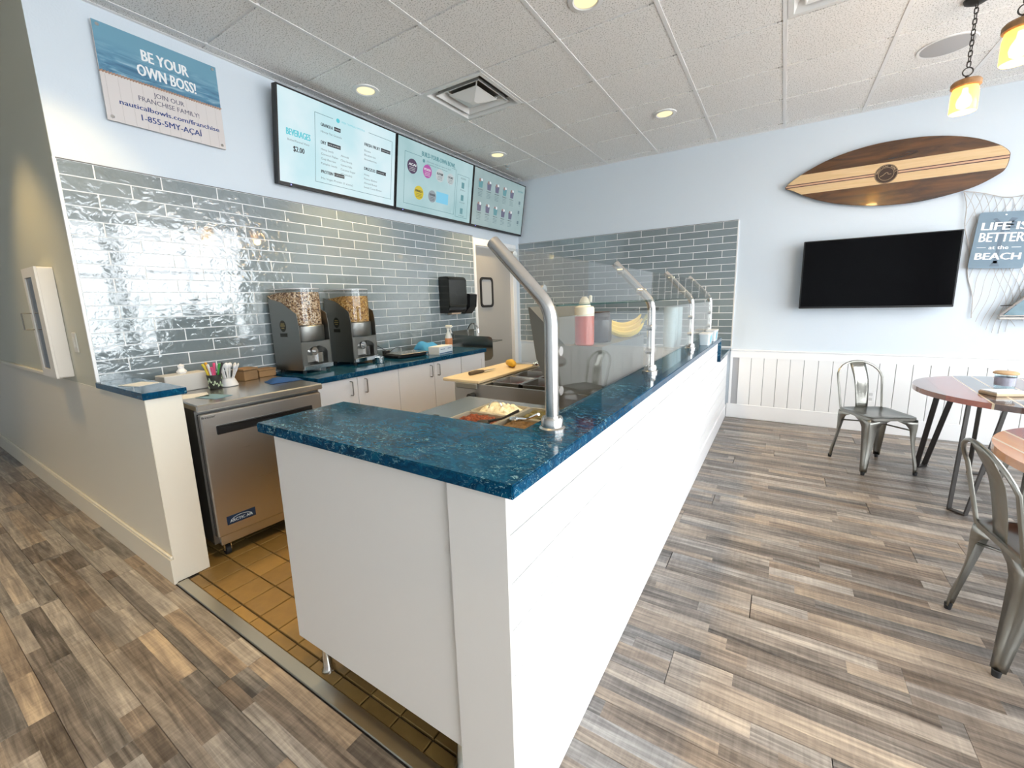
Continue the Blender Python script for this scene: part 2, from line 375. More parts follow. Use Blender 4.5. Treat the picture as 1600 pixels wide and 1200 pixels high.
# ================================================================== THE SETTING
floor = struct('floor', box(BM(), XL - .1, XR + .1, YF - .1, YB + .1, -0.12, -0.012), M_concrete, smooth=False)
def flat_slab(sx, sy, h, bev):
    bm = BM(); box(bm, -sx / 2, sx / 2, -sy / 2, sy / 2, -h, 0)
    top = [e for e in bm.edges if all(abs(v.co.z) < 1e-6 for v in e.verts)]
    bmesh.ops.bevel(bm, geom=top, offset=bev, segments=1, affect='EDGES'); return bm
PM = {}
def plank_mesh(L):
    k = max(.01, round(L, 2))
    if k not in PM: PM[k] = mesh_of('plank', flat_slab(k - .0012, 0.170 - .0012, 0.012, .0012), M_plank, smooth=False)
    return PM[k]
PW, PL = 0.170, 1.22
def planks(x0, x1, y0, nrow):
    for r in range(nrow):
        y = y0 + PW * (r + .5); a = x0 - random.random() * PL
        while a < x1 - .01:
            s = max(a, x0); e = min(a + PL, x1)
            if e - s > .004: link('plank', plank_mesh(e - s), floor, (round((s + e) / 2, 4), y, 0))
            a += PL
planks(-4.5, XR, -.012 - 9 * PW, 9)            # in front of the counter line and along the corridor
planks(BX + .001, XR, -.012, 27)               # dining side
qm = mesh_of('quarry_tile', flat_slab(.1465, .1465, .012, .002), M_quarry, smooth=False)
qh = mesh_of('quarry_tile', flat_slab(.1465, .042, .012, .002), M_quarry, smooth=False)
for i in range(16):
    x = .705 + .152 * i - .456 + .076
    if x > .68: link('quarry_tile', qh, floor, (x, .0665, -.001))
    for j in range(14):
        link('quarry_tile', qm, floor, (x, .092 + .076 + .152 * j, -.001))
th = struct('trim_1', box(BM(), .70, 2.585, -.008, .042, -.004, .005, .003), M_alu)   # metal threshold between plank and tile

# walls
bm = BM(); box(bm, -.004, 0, 0.0005, .15, 0, ZC); box(bm, -.12, 0, 0.15, 3.53, 0, ZC); box(bm, -.12, 0, 3.53, 4.45, 2.11, ZC); box(bm, -.12, 0, 4.45, YB + .12, 0, ZC)
wall_left = struct('wall_left', bm, M_paint, smooth=False)
wall_cor = struct('wall_corridor', box(BM(), XL - .1, -.004, 0, .15, 0, ZC), mat('passage_paint_light_tinted', (.60, .60, .50), .5, bump=(60, .06)), smooth=False)  # wall paint tinted darker and warmer, standing in for the passage's dim warm light
wall_back = struct('wall_back', box(BM(), -.12, XR + .1, YB, YB + .12, 0, ZC), M_paint, smooth=False)
wall_front = struct('wall_front', box(BM(), XL - .1, XR + .1, YF - .12, YF, 0, ZC), M_paint, smooth=False)
wall_far = struct('wall_far', box(BM(), XL - .1, XL, YF, 0, 0, ZC), M_paint, smooth=False)
bm = BM(); X0, X1 = XR, XR + .15
box(bm, X0, X1, YF, YB, 0, .18); box(bm, X0, X1, YF, YB, 2.92, ZC)
ys = [YF] + [v for w_ in WIN for v in w_] + [YB]
for k in range(0, len(ys), 2): box(bm, X0, X1, ys[k], ys[k + 1], .18, 2.92)
wall_right = struct('wall_right', bm, M_paint, smooth=False)
for k, (a, b) in enumerate(WIN):
    w_ = sroot('window_%d' % (k + 1)); bm = BM()
    for (p, q, r, s) in ((a, a + .05, .18, 2.92), (b - .05, b, .18, 2.92), (a, b, .18, .24), (a, b, 2.86, 2.92), ((a + b) / 2 - .025, (a + b) / 2 + .025, .18, 2.92), (a, b, 2.05, 2.10)):
        box(bm, X0 + .03, X0 + .09, p, q, r, s)
    obj('window_frame', bm, M_tbar, w_, smooth=False)
    m_ = (a + b) / 2
    for (p, q) in ((a + .05, m_ - .025), (m_ + .025, b - .05)):
        for (r, s) in ((.24, 2.05), (2.10, 2.86)):
            obj('pane', box(BM(), X0 + .056, X0 + .062, p, q, r, s), M_pane, w_, smooth=False)
pv = struct('floor_pavement', box(BM(), XR + .16, 18, -14, 16, -.15, -.03), mat('pavement', (.68, .66, .63), .85), smooth=False)

# partition (knee wall) that closes off the prep side
kn = struct('wall_partition', box(BM(), 0, .6875, 0, .149, 0, .966, .002), M_knee)
bm = BM(); box(bm, XL, .699, -.016, 0, 0, .135); box(bm, XL, .697, -.013, 0, .135, .152, .004)
struct('baseboard_corridor', bm, M_knee)
bm = BM(); box(bm, XL, .6872, -.0015, -.0002, .152, .966); box(bm, XL, -.70, -.022, 0, .966, .99, .004)
struct('trim_2', bm, M_knee)                      # chair rail and panel in the corridor
# glazed wall tile, every tile its own piece
TP, TL, TH = .0757, .298, .0727
TMESH = {}
def tile_mesh(L, H):
    k = (round(L, 3), round(H, 3))
    if k not in TMESH:
        bm = BM(); l, h, d, b = k[0] / 2, k[1] / 2, .008, .002
        lo = [bm.verts.new((s * l, t * h, 0)) for s, t in ((-1, -1), (1, -1), (1, 1), (-1, 1))]
        hi = [bm.verts.new((s * (l - b), t * (h - b), d)) for s, t in ((-1, -1), (1, -1), (1, 1), (-1, 1))]
        ringface(bm, lo, hi); bm.faces.new(hi)
        me = bpy.data.meshes.new('wall_tile'); bm.to_mesh(me); bm.free(); me.materials.append(M_tile); TMESH[k] = me
    return TMESH[k]
def tile_field(parent, M, wd, ztop, zbot, off_first):
    """M: origin at (start, z=0), x along the wall, y up, z out"""
    r = 0; z = ztop
    while z - .02 > zbot:
        h = min(TH, z - zbot); a = (off_first if r % 2 == 0 else off_first - TL / 2)
        while a > 0: a -= TL
        while a < wd - .004:
            s = max(a, 0); e = min(a + TL, wd)
            if e - s > .015:
                mm = M @ Matrix.Translation(((s + e) / 2, z - h / 2, 0))
                mm = mm @ Matrix.Rotation(random.gauss(0, .0035), 4, 'X') @ Matrix.Rotation(random.gauss(0, .0025), 4, 'Y')
                o = link('wall_tile', tile_mesh(e - s - .003, h), parent); o.matrix_local = mm
            a += TL
        z -= TP; r += 1
ZT = 2.175
obj('grout', box(BM(), 0, .0098, .004, 3.487, .905, ZT + .001), M_grout, wall_left, smooth=False)
tile_field(wall_left, plane_M((.0035, .008, 0), (0, 1, 0), (0, 0, 1)), 3.478, ZT, .906, .141)
obj('grout', box(BM(), 0, 2.783, YB - .0098, YB, .80, ZT + .001), M_grout, wall_back, smooth=False)
tile_field(wall_back, plane_M((0.004, YB - .0035, 0), (1, 0, 0), (0, 0, 1)), 2.776, ZT, .80, .25)
bm = BM(); box(bm, 0, .014, -.004, .007, .985, ZT + .006); obj('tile_edge_trim', bm, M_trim, wall_left, smooth=False)
bm = BM(); box(bm, 0, .013, 0, 3.49, ZT + .001, ZT + .006); obj('tile_edge_trim', bm, mat('dark_edge_trim', (.12, .12, .12), .4), wall_left, smooth=False)
bm = BM(); box(bm, 2.781, 2.791, YB - .013, YB, .80, ZT + .006); obj('tile_edge_trim', bm, M_trim, wall_back, smooth=False)
bm = BM(); box(bm, 0, 2.791, YB - .0125, YB, ZT + .001, ZT + .006); obj('tile_edge_trim', bm, mat('dark_edge_trim', (.12, .12, .12), .4), wall_back, smooth=False)
# beadboard wainscot on the back wall
bx0 = BX + .03
obj('wainscot_backing', box(BM(), bx0, XR, YB - .004, YB, .16, .70), mat('joint_shadow_paint', (.40, .40, .41), .6), wall_back, smooth=False)
wb = mesh_of('wainscot_board', box(BM(), -.0582, .0582, -.009, 0, -.27, .27, .0015), M_white, smooth=False)
x = 2.87 - .121 / 2 - .121
obj('wainscot_board', box(BM(), bx0 - .0, 2.8075, YB - .013, YB - .004, .16, .70, .0015), M_white, wall_back, smooth=False)
while x < XR - .06:
    if x - .058 > 2.80: link('wainscot_board', wb, wall_back, (x, YB - .004, .43))
    x += .121
bm = BM(); box(bm, bx0, XR, YB - .018, YB, .695, .772); box(bm, bx0, XR, YB - .026, YB, .772, .786, .004); struct('trim_3', bm, M_trim)
struct('baseboard_back', box(BM(), BX + .012, XR, YB - .018, YB, 0, .162, .004), M_trim)

# suspended ceiling: tiles one by one in a grid of runners
ceil = struct('ceiling', box(BM(), XL - .1, XR + .15, YF - .12, YB + .12, ZC + .05, ZC + .12), M_concrete, smooth=False)
T = .6096; GX0 = .7025 - 9 * T; GY0 = 1.3688 - 9 * T
VENTS = [(.7025, 1.3688 + T), (.7025 + 4 * T, 1.3688 + T)]
ct = mesh_of('ceiling_tile', box(BM(), -T / 2 + .008, T / 2 - .008, -T / 2 + .006, T / 2 - .006, 0, .016), M_ceil, smooth=False)
CT = {}
for i in range(18):
    for j in range(15):
        xa, xb = max(GX0 + i * T, XL), min(GX0 + (i + 1) * T, XR); ya, yb = max(GY0 + j * T, YF), min(GY0 + (j + 1) * T, YB)
        if xa < 0 and yb > .16: xa = max(xa, 0)
        if xb - xa < .03 or yb - ya < .03: continue
        if any(abs(xa - v[0]) < .02 and abs(ya - v[1]) < .02 for v in VENTS): continue
        k = (round(xb - xa, 3), round(yb - ya, 3))
        if k not in CT: CT[k] = mesh_of('ceiling_tile', box(BM(), -k[0] / 2 + .006, k[0] / 2 - .006, -k[1] / 2 + .0095, k[1] / 2 - .0095, 0, .016), M_ceil, smooth=False)
        link('ceiling_tile', CT[k], ceil, ((xa + xb) / 2, (ya + yb) / 2, ZC - .001))
for i in range(18):
    x = GX0 + i * T
    if XL < x < XR:
        y1 = YB if x > 0 else 0
        obj('grid_runner', box(BM(), x - .012, x + .012, YF, y1, ZC - .004, ZC + .03), M_tbar, ceil, smooth=False)
for j in range(15):
    y = GY0 + j * T
    if YF < y < YB: obj('grid_runner', box(BM(), (0 if y > 0 else XL), XR, y - .011, y + .011, ZC + .007, ZC + .03), M_tbar, ceil, smooth=False)
bm = BM(); box(bm, 0, .022, 0, YB, ZC - .003, ZC + .03); box(bm, 0, XR, YB - .022, YB, ZC - .003, ZC + .03)
obj('wall_angle', bm, M_tbar, ceil, smooth=False)

# swing door to the back room at the end of the tiled wall
d1 = sroot('door_1')
bm = BM()
box(bm, -.10, .016, 3.492, 3.535, 0, 2.155, .003); box(bm, -.10, .016, 4.375, 4.46, 0, 2.155, .003); box(bm, -.10, .016, 3.535, 4.375, 2.075, 2.155, .003)
obj('door_frame', bm, M_trim, d1)
bm = BM()
A = rrect(3.68, 3.92, 1.31, 1.69, .05); 
prismX(bm, rrect(3.541, 4.37, .01, 2.07, .002, 1), -.075, -.035)
leaf = obj('door_leaf', bm, mat('door_laminate_grey', (.40, .38, .35), .42), d1)
bm = BM()
out, inn = rrect(3.655, 3.935, 1.315, 1.70, .055), rrect(3.685, 3.905, 1.345, 1.67, .035)
for x_ in (-.035, -.022):
    pass
A0 = [bm.verts.new((-.036, a, b)) for a, b in out]; A1 = [bm.verts.new((-.022, a, b)) for a, b in out]; B1 = [bm.verts.new((-.022, a, b)) for a, b in inn]; B0 = [bm.verts.new((-.036, a, b)) for a, b in inn]
ringface(bm, A0, A1); ringface(bm, A1, B1); ringface(bm, B1, B0)
obj('window_gasket', bm, M_rubber, d1)
obj('window_pane', prismX(BM(), inn, -.034, -.031), mat('frosted_pane', (.42, .42, .42), .12), d1, smooth=False)

# ------------------------------------------------------------------ ceiling fixtures
M_lamp = mat('downlight_lens', (.25, .22, .15), .4, emit=(1.0, .86, .46), est=1.15)
def downlight(x, y, label, i, power=125):
    t = thing('recessed_downlight', label, 'ceiling light', (x, y, ZC), 0, 'recessed downlights')
    obj('trim_ring', lathe(BM(), [(.068, -.006), (.073, -.010), (.098, -.007), (.100, 0.0)], 32, cap0=False, cap1=False), M_tbar, t)
    obj('reflector', lathe(BM(), [(.070, -.007), (.066, -.0055), (.063, -.003)], 32, cap0=False, cap1=False), mat('reflector_white', (.85, .8, .7), .3), t)
    obj('lens', lathe(BM(), [(.064, -.0045), (.064, -.0015)], 32), M_lamp, t)
    L = bpy.data.lights.new('downlight_beam', 'SPOT'); L.energy = power; L.color = (1.0, .70, .30); L.spot_size = radians(84); L.spot_blend = .5; L.shadow_soft_size = .06
    o = bpy.data.objects.new('downlight_beam', L); COL.objects.link(o); o.parent = t; o.location = (0, 0, -.02)
spots = [(.42, 1.70, 'recessed warm downlight in the ceiling just above the leftmost menu screen'),
         (.42, 3.48, 'recessed warm downlight in the ceiling near the far end of the menu screens'),
         (2.23, 3.50, 'recessed warm downlight in the ceiling towards the back wall above the glass guard'),
         (2.21, 1.74, 'recessed warm downlight cut by the top edge of the photo'),
         (.41, -.02, 'recessed warm downlight over the partition corner'), (2.22, -.13, 'recessed warm downlight over the near end of the counter'),
         (-.66, -.58, 'recessed warm downlight over the left passage'), (.42, -1.9, 'recessed warm downlight behind the camera on the left'), (-1.38, -1.9, 'recessed warm downlight behind the camera at far left')]
for i, (x, y, l) in enumerate(spots): downlight(x, y, l, i, 85 if i > 5 else 48 if i == 4 else 125)
def vent(x, y, label):
    t = thing('air_diffuser', label, 'air vent', (x + T / 2, y + T / 2, ZC), 0, 'square ceiling air diffusers')
    def sq(bm, prof):
        rings = []
        for h, z in prof: rings.append([bm.verts.new((sx * h, sy * h, z)) for sx, sy in ((-1, -1), (1, -1), (1, 1), (-1, 1))])
        for a, b in zip(rings, rings[1:]): ringface(bm, a, b)
        return rings
    mv = mat('vent_white', (.78, .78, .77), .4)
    bm = BM(); sq(bm, [(.292, .012), (.292, -.006), (.262, -.008), (.225, .075), (.17, .095)]); obj('frame', bm, mv, t, ang=20)
    bm = BM(); lathe(bm, [(.165, .094), (.165, .22)], 28, cap0=False, cap1=True); obj('duct_neck', bm, M_dark, t)
    bm = BM(); sq(bm, [(.160, .055), (.205, -.002), (.212, -.002), (.167, .059), (.160, .055)]); obj('louver', bm, mv, t, ang=20)
    bm = BM(); r = sq(bm, [(.135, .012), (.135, .006), (.025, -.035)]); bm.faces.new(r[-1]); bm.faces.new(r[0][::-1]); obj('centre_cone', bm, mv, t, ang=10)
    for sx, sy in ((-1, -1), (1, -1), (1, 1), (-1, 1)): obj('bracket', cyl(BM(), (sx * .12, sy * .12, .01), (sx * .205, sy * .205, .085), .005, seg=6), mv, t)
vent(VENTS[0][0], VENTS[0][1], 'white square air diffuser with pyramid centre in the ceiling beside the menu screens')
vent(VENTS[1][0], VENTS[1][1], 'white square air diffuser at the top edge of the photo')
t = thing('ceiling_speaker', 'round grey ceiling speaker grille beside the hanging lamps', 'speaker', (4.067, 3.54, ZC))
obj('grille', lathe(BM(), [(.0, -.010), (.12, -.009), (.137, -.006)], 40, cap0=False, cap1=False), mat('speaker_grille', (.46, .46, .47), .6), t)
obj('ring', lathe(BM(), [(.136, -.007), (.15, -.008), (.152, 0)], 40, cap0=False, cap1=False), M_tbar, t)
t = thing('sprinkler_head', 'small ceiling sprinkler head between vent and far menu screen', 'sprinkler', (.30, 3.86, ZC))
obj('escutcheon', lathe(BM(), [(.03, 0), (.026, -.008), (.012, -.01)], 18, cap0=False), M_chrome, t)
obj('deflector', lathe(BM(), [(.008, -.01), (.006, -.035), (.016, -.037), (.016, -.04)], 14), M_chrome, t)
# ================================================================== SERVING COUNTER
ct_ = thing('serving_counter', 'long white serving counter clad in shiplap boards', 'counter', (0, 0, 0))
bm = BM(); box(bm, 2.58, BX - .012, .015, YB - .01, 0, .964); box(bm, 2.58, BX - .012, 3.62, YB - .01, 0, .5)
bm.free(); bm = BM(); box(bm, 2.58, BX - .012, .016, 3.60, 0, .963); box(bm, 2.58, BX - .012, 3.60, YB - .022, 0, .763)
obj('core_wall', bm, mat('gap_shade_paint', (.20, .20, .21), .6), ct_, smooth=False)  # core coloured dark so the gaps between boards look shaded
obj('end_board', box(BM(), 2.579, BX, .003, .016, 0, .963, .002), M_endp, ct_)
zz = [.146, .245, .370, .492, .617, .738, .861, .963]
for a, b in zip(zz, zz[1:]):
    ye = 3.60 if b > .74 else YB - .022
    obj('shiplap_board', box(BM(), BX - .012, BX, .016, ye, a + .0026, min(b, .963) - .0026, .0018), M_white, ct_, smooth=False) 
obj('shiplap_board', box(BM(), BX - .012, BX, 3.60, YB - .022, .739, .764, .0018), M_white, ct_, smooth=False)
bm = BM(); box(bm, BX - .012, BX + .010, .016, YB - .022, 0, .146, .003); obj('baseboard', bm, M_trim, ct_)
# end cabinet on legs
t = thing('end_cabinet', 'plain white end cabinet on metal legs under the near end of the blue counter', 'cabinet', (1.79, .015, 0))
obj('side_panel', box(BM(), 0, .786, 0, .016, .175, .964, .002), M_endp, t)
bm = BM(); box(bm, .0, .018, .016, .30, .175, .964); box(bm, 0, .786, .285, .30, .175, .964); box(bm, 0, .786, .016, .30, .175, .19)
obj('carcass', bm, M_lam, t, smooth=False)
lg = lathe(BM(), [(.026, 0), (.026, .008), (.018, .02), (.016, .10), (.019, .11), (.019, .176)], 16); me = mesh_of('leg', lg, M_chrome)
for x_, y_ in ((.055, .065), (.055, .255), (.72, .065), (.72, .255)): link('leg', me, t, (x_, y_, 0))
# blue quartz tops
q = thing('counter_top', 'polished blue quartz L-shaped counter top on the serving counter', 'countertop', (0, 0, 0))
poly = [(1.742, -.012), (2.781, -.012), (2.781, 3.622), (2.600, 3.622), (2.600, .340), (1.742, .330)]
bm = BM(); prismZ(bm, poly, .9645, .998); bmesh.ops.bevel(bm, geom=list(bm.edges), offset=.003, segments=2, affect='EDGES')
obj('slab', bm, M_quartz, q)
obj('drop_edge', box(BM(), 2.56, 2.781, 3.603, 3.622, .80, .9640, .002), M_quartz, q)
q = thing('low_counter_top', 'lower blue quartz counter section between the raised counter and the back wall', 'countertop', (0, 0, 0))
obj('slab', box(BM(), 2.36, 2.781, 3.624, YB - .014, .7655, .797, .003), M_quartz, q)
q = thing('partition_cap', 'short blue quartz cap on the low partition wall at left', 'countertop', (0, 0, 0))
obj('slab', box(BM(), .018, .708, -.012, .166, .9665, 1.0, .003), M_quartz, q)
q = thing('back_counter_top', 'blue quartz worktop along the tiled wall carrying the cereal dispensers', 'countertop', (0, 0, 0))
obj('slab', box(BM(), .014, .625, .925, 2.848, .8665, .905, .003), M_quartz, q)

# ------------------------------------------------------------------ sneeze guard
sg = thing('sneeze_guard', 'angled glass sneeze guard on brushed steel posts along the serving counter', 'sneeze guard', (0, 0, .998))
PY = [.373, 1.483, 2.613, 3.545]; PX = 2.677
def post_path():
    p = [(PX, 0, .02), (PX, 0, .30)]
    cx, r = PX - .11, .11
    for k in range(9):
        a = radians(44 * k / 8); p.append((cx + r * cos(a), 0, .318 + r * sin(a)))
    a = radians(44); ex, ez = cx + r * cos(a), .318 + r * sin(a); d = Vector((-sin(a), 0, cos(a)))
    e = Vector((ex, 0, ez)) + d * .235; p.append(tuple(e)); return p, (Vector((ex, 0, ez)), d)
pp, (b0, dd) = post_path()
pm = mesh_of('post', tube(BM(), pp, .0205, 18), M_tube)
cm = mesh_of('base_collar', lathe(BM(), [(.040, 0), (.040, .010), (.033, .014), (.033, .036), (.029, .042)], 26), M_tube)
def clip_mesh(d0, d1):
    bm = BM(); cyl(bm, (0, d0, 0), (0, d1, 0), .0085, seg=12); 
    for s in ((d0,) if d0 < -.01 else ()) + ((d1,) if d1 > .01 else ()):
        cyl(bm, (-.014, s, 0), (.014, s, 0), .0145, seg=14)
    return mesh_of('glass_clip', bm, M_tube)
cl_mid, cl_first, cl_last = clip_mesh(-.036, .036), clip_mesh(0, .036), clip_mesh(-.036, 0)
for i, y in enumerate(PY):
    po = link('post', pm, sg, (0, y, 0)); link('base_collar', cm, po, (PX, 0, 0))
    cmx = cl_first if i == 0 else cl_last if i == 3 else cl_mid
    for p in ((PX, 0, .115), (PX, 0, .235), tuple(b0 + dd * .03), tuple(b0 + dd * .175)): link('glass_clip', cmx, po, p)
for i in range(3):
    y0, y1 = PY[i] + .028, PY[i + 1] - .028
    obj('front_pane', box(BM(), PX + .004, PX + .012, y0, y1, .045, .335), M_glass, sg, smooth=False)
    n = Vector((dd.z, 0, -dd.x)); a = b0 + n * .012 - dd * .045; bq = a + dd * .235
    yy0 = y0 - .012
    bm = BM(); vs = [(a, yy0), (bq, yy0), (bq, y1), (a, y1)]
    lo = [bm.verts.new(Vector((p.x, y, p.z))) for p, y in vs]; hi = [bm.verts.new(Vector((p.x, y, p.z)) + n * .007) for p, y in vs]
    ringface(bm, lo, hi); bm.faces.new(lo[::-1]); bm.faces.new(hi)
    obj('angled_pane', bm, M_glass, sg, smooth=False)
    obj('polished_edge', box(BM(), a.x - .001, a.x + .007, yy0, y1, a.z - .0035, a.z - .0005), M_edge, sg, smooth=False)

# ------------------------------------------------------------------ prep tables behind the counter
def pan_mesh(w, d, h):
    bm = BM(); o, i_ = rrect(-w / 2, w / 2, -d / 2, d / 2, .012, 2), rrect(-w / 2 + .008, w / 2 - .008, -d / 2 + .008, d / 2 - .008, .012, 2)
    r0 = [bm.verts.new((a, b, -.003)) for a, b in o]; r1 = [bm.verts.new((a, b, 0)) for a, b in o]; r2 = [bm.verts.new((a, b, 0)) for a, b in i_]; r3 = [bm.verts.new((a * .9, b * .9, -h)) for a, b in i_]
    ringface(bm, r0, r1); ringface(bm, r1, r2); ringface(bm, r2, r3); bm.faces.new(r3); return bm
def heap(w, d, z, amp, m, name, label, cat, loc, n=18):
    bm = BM(); g = {}
    for i in range(n + 1):
        for j in range(n + 1):
            u, v = i / n * 2 - 1, j / n * 2 - 1; e = (1 - u ** 4) * (1 - v ** 4)
            g[i, j] = bm.verts.new((u * w / 2, v * d / 2, z + amp * e * (.75 + .5 * random.random())))
    for i in range(n):
        for j in range(n): bm.faces.new((g[i, j], g[i + 1, j], g[i + 1, j + 1], g[i, j + 1]))
    o = obj(name, bm, m, None, loc, ang=60); return tag(o, label, cat, kind='stuff')
def m_heap(name, a, b, sc=120):
    w = NT(name); tc = w.new('ShaderNodeTexCoord'); vo = w.new('ShaderNodeTexVoronoi'); w.set(vo, Scale=sc); w.ln(tc.outputs['Object'], vo.inputs['Vector'])
    s = w.new('ShaderNodeSeparateColor'); w.ln(vo.outputs['Color'], s.inputs[0]); r = ramp(w, [(0, a), (1, b)]); w.ln(s.outputs[0], r.inputs[0]); w.ln(r.outputs[0], w.b.inputs['Base Color'])
    bp = w.new('ShaderNodeBump'); bp.inputs['Strength'].default_value = .8; bp.inputs['Distance'].default_value = .006; bp.invert = True
    w.ln(vo.outputs['Distance'], bp.inputs['Height']); w.ln(bp.outputs[0], w.b.inputs['Normal']); w.b.inputs['Roughness'].default_value = .7; return w.m
# near unit: four topping pans
t = thing('topping_table', 'stainless topping table with four open pans tucked behind the near counter end', 'prep table', (0, 0, 0))
bm = BM(); x0, x1, y0, y1 = 1.965, 2.575, .345, .865
hx0, hx1, hy0, hy1 = 2.145, 2.565, .470, .800
for q_ in ((x0, hx0, y0, y1), (hx1, x1, y0, y1), (hx0, hx1, y0, hy0), (hx0, hx1, hy1, y1)): box(bm, q_[0], q_[1], q_[2], q_[3], .915, .93)
obj('top', bm, M_steelh, t, smooth=False)
bm = BM(); box(bm, x0 + .01, x1, y0 + .005, y1 - .01, .13, .78); box(bm, x0 + .005, x1, y0 + .003, y0 + .012, .78, .915); box(bm, x0 + .005, x0 + .015, y0, y1, .78, .915); box(bm, x0 + .005, x1, y1 - .012, y1 - .003, .78, .915)
obj('cabinet_body', bm, M_steel, t, smooth=False)
obj('lid_hinge', box(BM(), 2.10, 2.128, .452, .478, .9305, .952, .003), M_blackm, t)
lm = mesh_of('leg', cyl(BM(), (0, 0, 0), (0, 0, .13), .02), M_chrome)
for a, b in ((x0 + .06, y0 + .06), (x1 - .06, y0 + .06), (x0 + .06, y1 - .06), (x1 - .06, y1 - .06)): link('leg', lm, t, (a, b, 0))
pw, pd = .2075, .1625
pmesh = mesh_of('topping_pan', pan_mesh(pw, pd, .095), mat('clear_pan', (.34, .31, .24), .2, spec=.5))
fill = [(0, 0, 'reddish-brown berry topping', (.09, .012, .006), (.30, .07, .02), 'red-brown dried berries heaped in the nearest left topping pan', 'dried_berries'),
        (1, 0, 'seeds', (.10, .055, .02), (.22, .13, .05), 'brown seeds filling the topping pan closest to the first guard post', 'brown_seeds'),
        (0, 1, 'flakes', (.74, .66, .46), (.86, .80, .62), 'white coconut flakes in the rear left topping pan', 'coconut_flakes'),
        (1, 1, 'pumpkin', (.06, .06, .018), (.20, .17, .06), 'greenish pumpkin seeds in the rear right topping pan', 'pumpkin_seeds')]
for i, j, _, a, b, lab, nm in fill:
    cx, cy = hx0 + .003 + pw / 2 + i * .209, hy0 + .002 + pd / 2 + j * .1645
    p = link('topping_pan', pmesh, None, (cx, cy, .934))
    tag(p, 'rectangular pan holding ' + {'dried_berries': 'red-brown dried berries', 'brown_seeds': 'brown seeds beside the first post', 'coconut_flakes': 'white coconut flakes', 'pumpkin_seeds': 'greenish pumpkin seeds'}[nm], 'food pan', 'pans sunk in the near topping table')
    heap(pw * .90, pd * .89, -.026, .030 if nm != 'coconut_flakes' else .040, m_heap(nm, a, b, 90 if nm != 'coconut_flakes' else 60), nm, lab, 'topping', (cx, cy, .934))
def spoon(name, label, loc, rz, rx=0.0, L=.2, m=None):
    bm = BM(); tube(bm, [(0, 0, .0), (L * .45, 0, .012), (L, 0, .045)], .005, 8, rad=[.0065, .004, .006]); ball(bm, (-.02, 0, -.004), .024, 1.2, .8, .35)
    return tag(obj(name, bm, m or M_chrome, None, loc, (rx, 0, rz)), label, 'spoon')
spoon('serving_spoon', 'black handled spoon lying in the brown seed pan', (2.32, .535, .936), radians(20), L=.12, m=M_blackm)
spoon('serving_spoon', 'steel spoon with pale handle leaning across the right pans', (2.41, .60, .940), radians(-22), L=.13)
bm = BM(); tube(bm, [(0.028 * cos(a), 0, .01 + .030 * sin(a)) for a in [pi * k / 10 for k in range(11)]], .003, 6)
tag(obj('ladle_handle', bm, M_chrome, None, (2.25, .685, .934), (0, 0, .5)), 'bent wire scoop handle standing in the coconut pan', 'scoop')
# second unit with cutting board and raised hood
t = thing('sandwich_prep_table', 'stainless prep table with cutting board and raised grey hood behind the guard', 'prep table', (0, 0, 0))
y0, y1 = 1.07, 1.76
bm = BM(); box(bm, 1.70, 2.56, y0, y0 + .012, .80, .943); box(bm, 1.70, 2.56, y1 - .012, y1, .80, .943); box(bm, 2.50, 2.5595, y0 + .013, y1 - .013, .801, .9425); box(bm, 1.7005, 1.90, y0 + .013, y1 - .013, .801, .9425); box(bm, 1.90, 2.50, y0 + .013, y1 - .013, .801, .815)
obj('pan_rail', bm, M_steel, t, smooth=False)
obj('cabinet_body', box(BM(), 1.74, 2.56, y0 + .01, y1 - .01, .13, .80), M_steel, t, smooth=False)
for a, b in ((1.8, y0 + .07), (2.5, y0 + .07), (1.8, y1 - .07), (2.5, y1 - .07)): link('leg', lm, t, (a, b, 0))
bm = BM(); box(bm, 1.865, 1.89, y0 - .014, y0 + .012, .905, .953, .006); box(bm, 1.735, 1.80, y0 - .002, y0, .855, .878, .0008)
bm.free(); bm = BM(); box(bm, 1.715, 1.865, y0 - .012, y0, .915, .9485, .005); obj('board_bracket', bm, mat('grey_plastic', (.22, .21, .18), .5), t)
obj('hinge_knob', cyl(BM(), (1.83, y0 - .04, .878), (1.83, y0, .878), .017, seg=16), M_blackm, t)
hood = [(2.300, .943), (2.225, 1.10), (2.184, 1.352), (2.192, 1.353), (2.312, 1.240), (2.385, 1.170), (2.565, 1.170), (2.565, .943)]
obj('hood', prismY(BM(), hood, y0 + .012, y1), mat('hood_grey_steel', (.15, .15, .135), .42, .35), t, smooth=False)
for i in range(2):
    for j in range(3):
        cx, cy = 1.90 + .092 + i * .19, y0 + .06 + .105 + j * .2
        p = link('insert_pan', mesh_of('insert_pan', pan_mesh(.186, .196, .12), M_steelh), None, (cx, cy, .949))
        tag(p, 'dark steel insert pan in the row %s, %s of three' % (('beside the cutting board', 'tucked under the raised hood')[i], ('nearest', 'middle', 'farthest')[j]), 'food pan', 'insert pans under the raised hood')
        heap(.15, .16, -.06, .03, m_heap(('crushed_berry_puree', 'dark_berries')[(i + j) % 2], (.05, .006, .008), ((.22, .02, .03), (.09, .03, .05))[(i + j) % 2], 80), 'berry_filling', 'dark red berry filling in the %s insert pan %s' % (('nearest', 'middle', 'farthest')[j], ('beside the cutting board', 'under the raised hood')[i]), 'topping', (cx, cy, .949))['group'] = 'berry fillings under the raised hood'
t = thing('cutting_board', 'tan cutting board on the prep table edge', 'cutting board', (1.738, 1.41, .944), 0)
bm = BM(); box(bm, -.130, .130, -.335, .335, 0, .0165, .003); obj('board', bm, M_board, t)
t = thing('paring_knife', 'small paring knife with grey handle on the cutting board', 'knife', (1.725, 1.31, .961), radians(82))
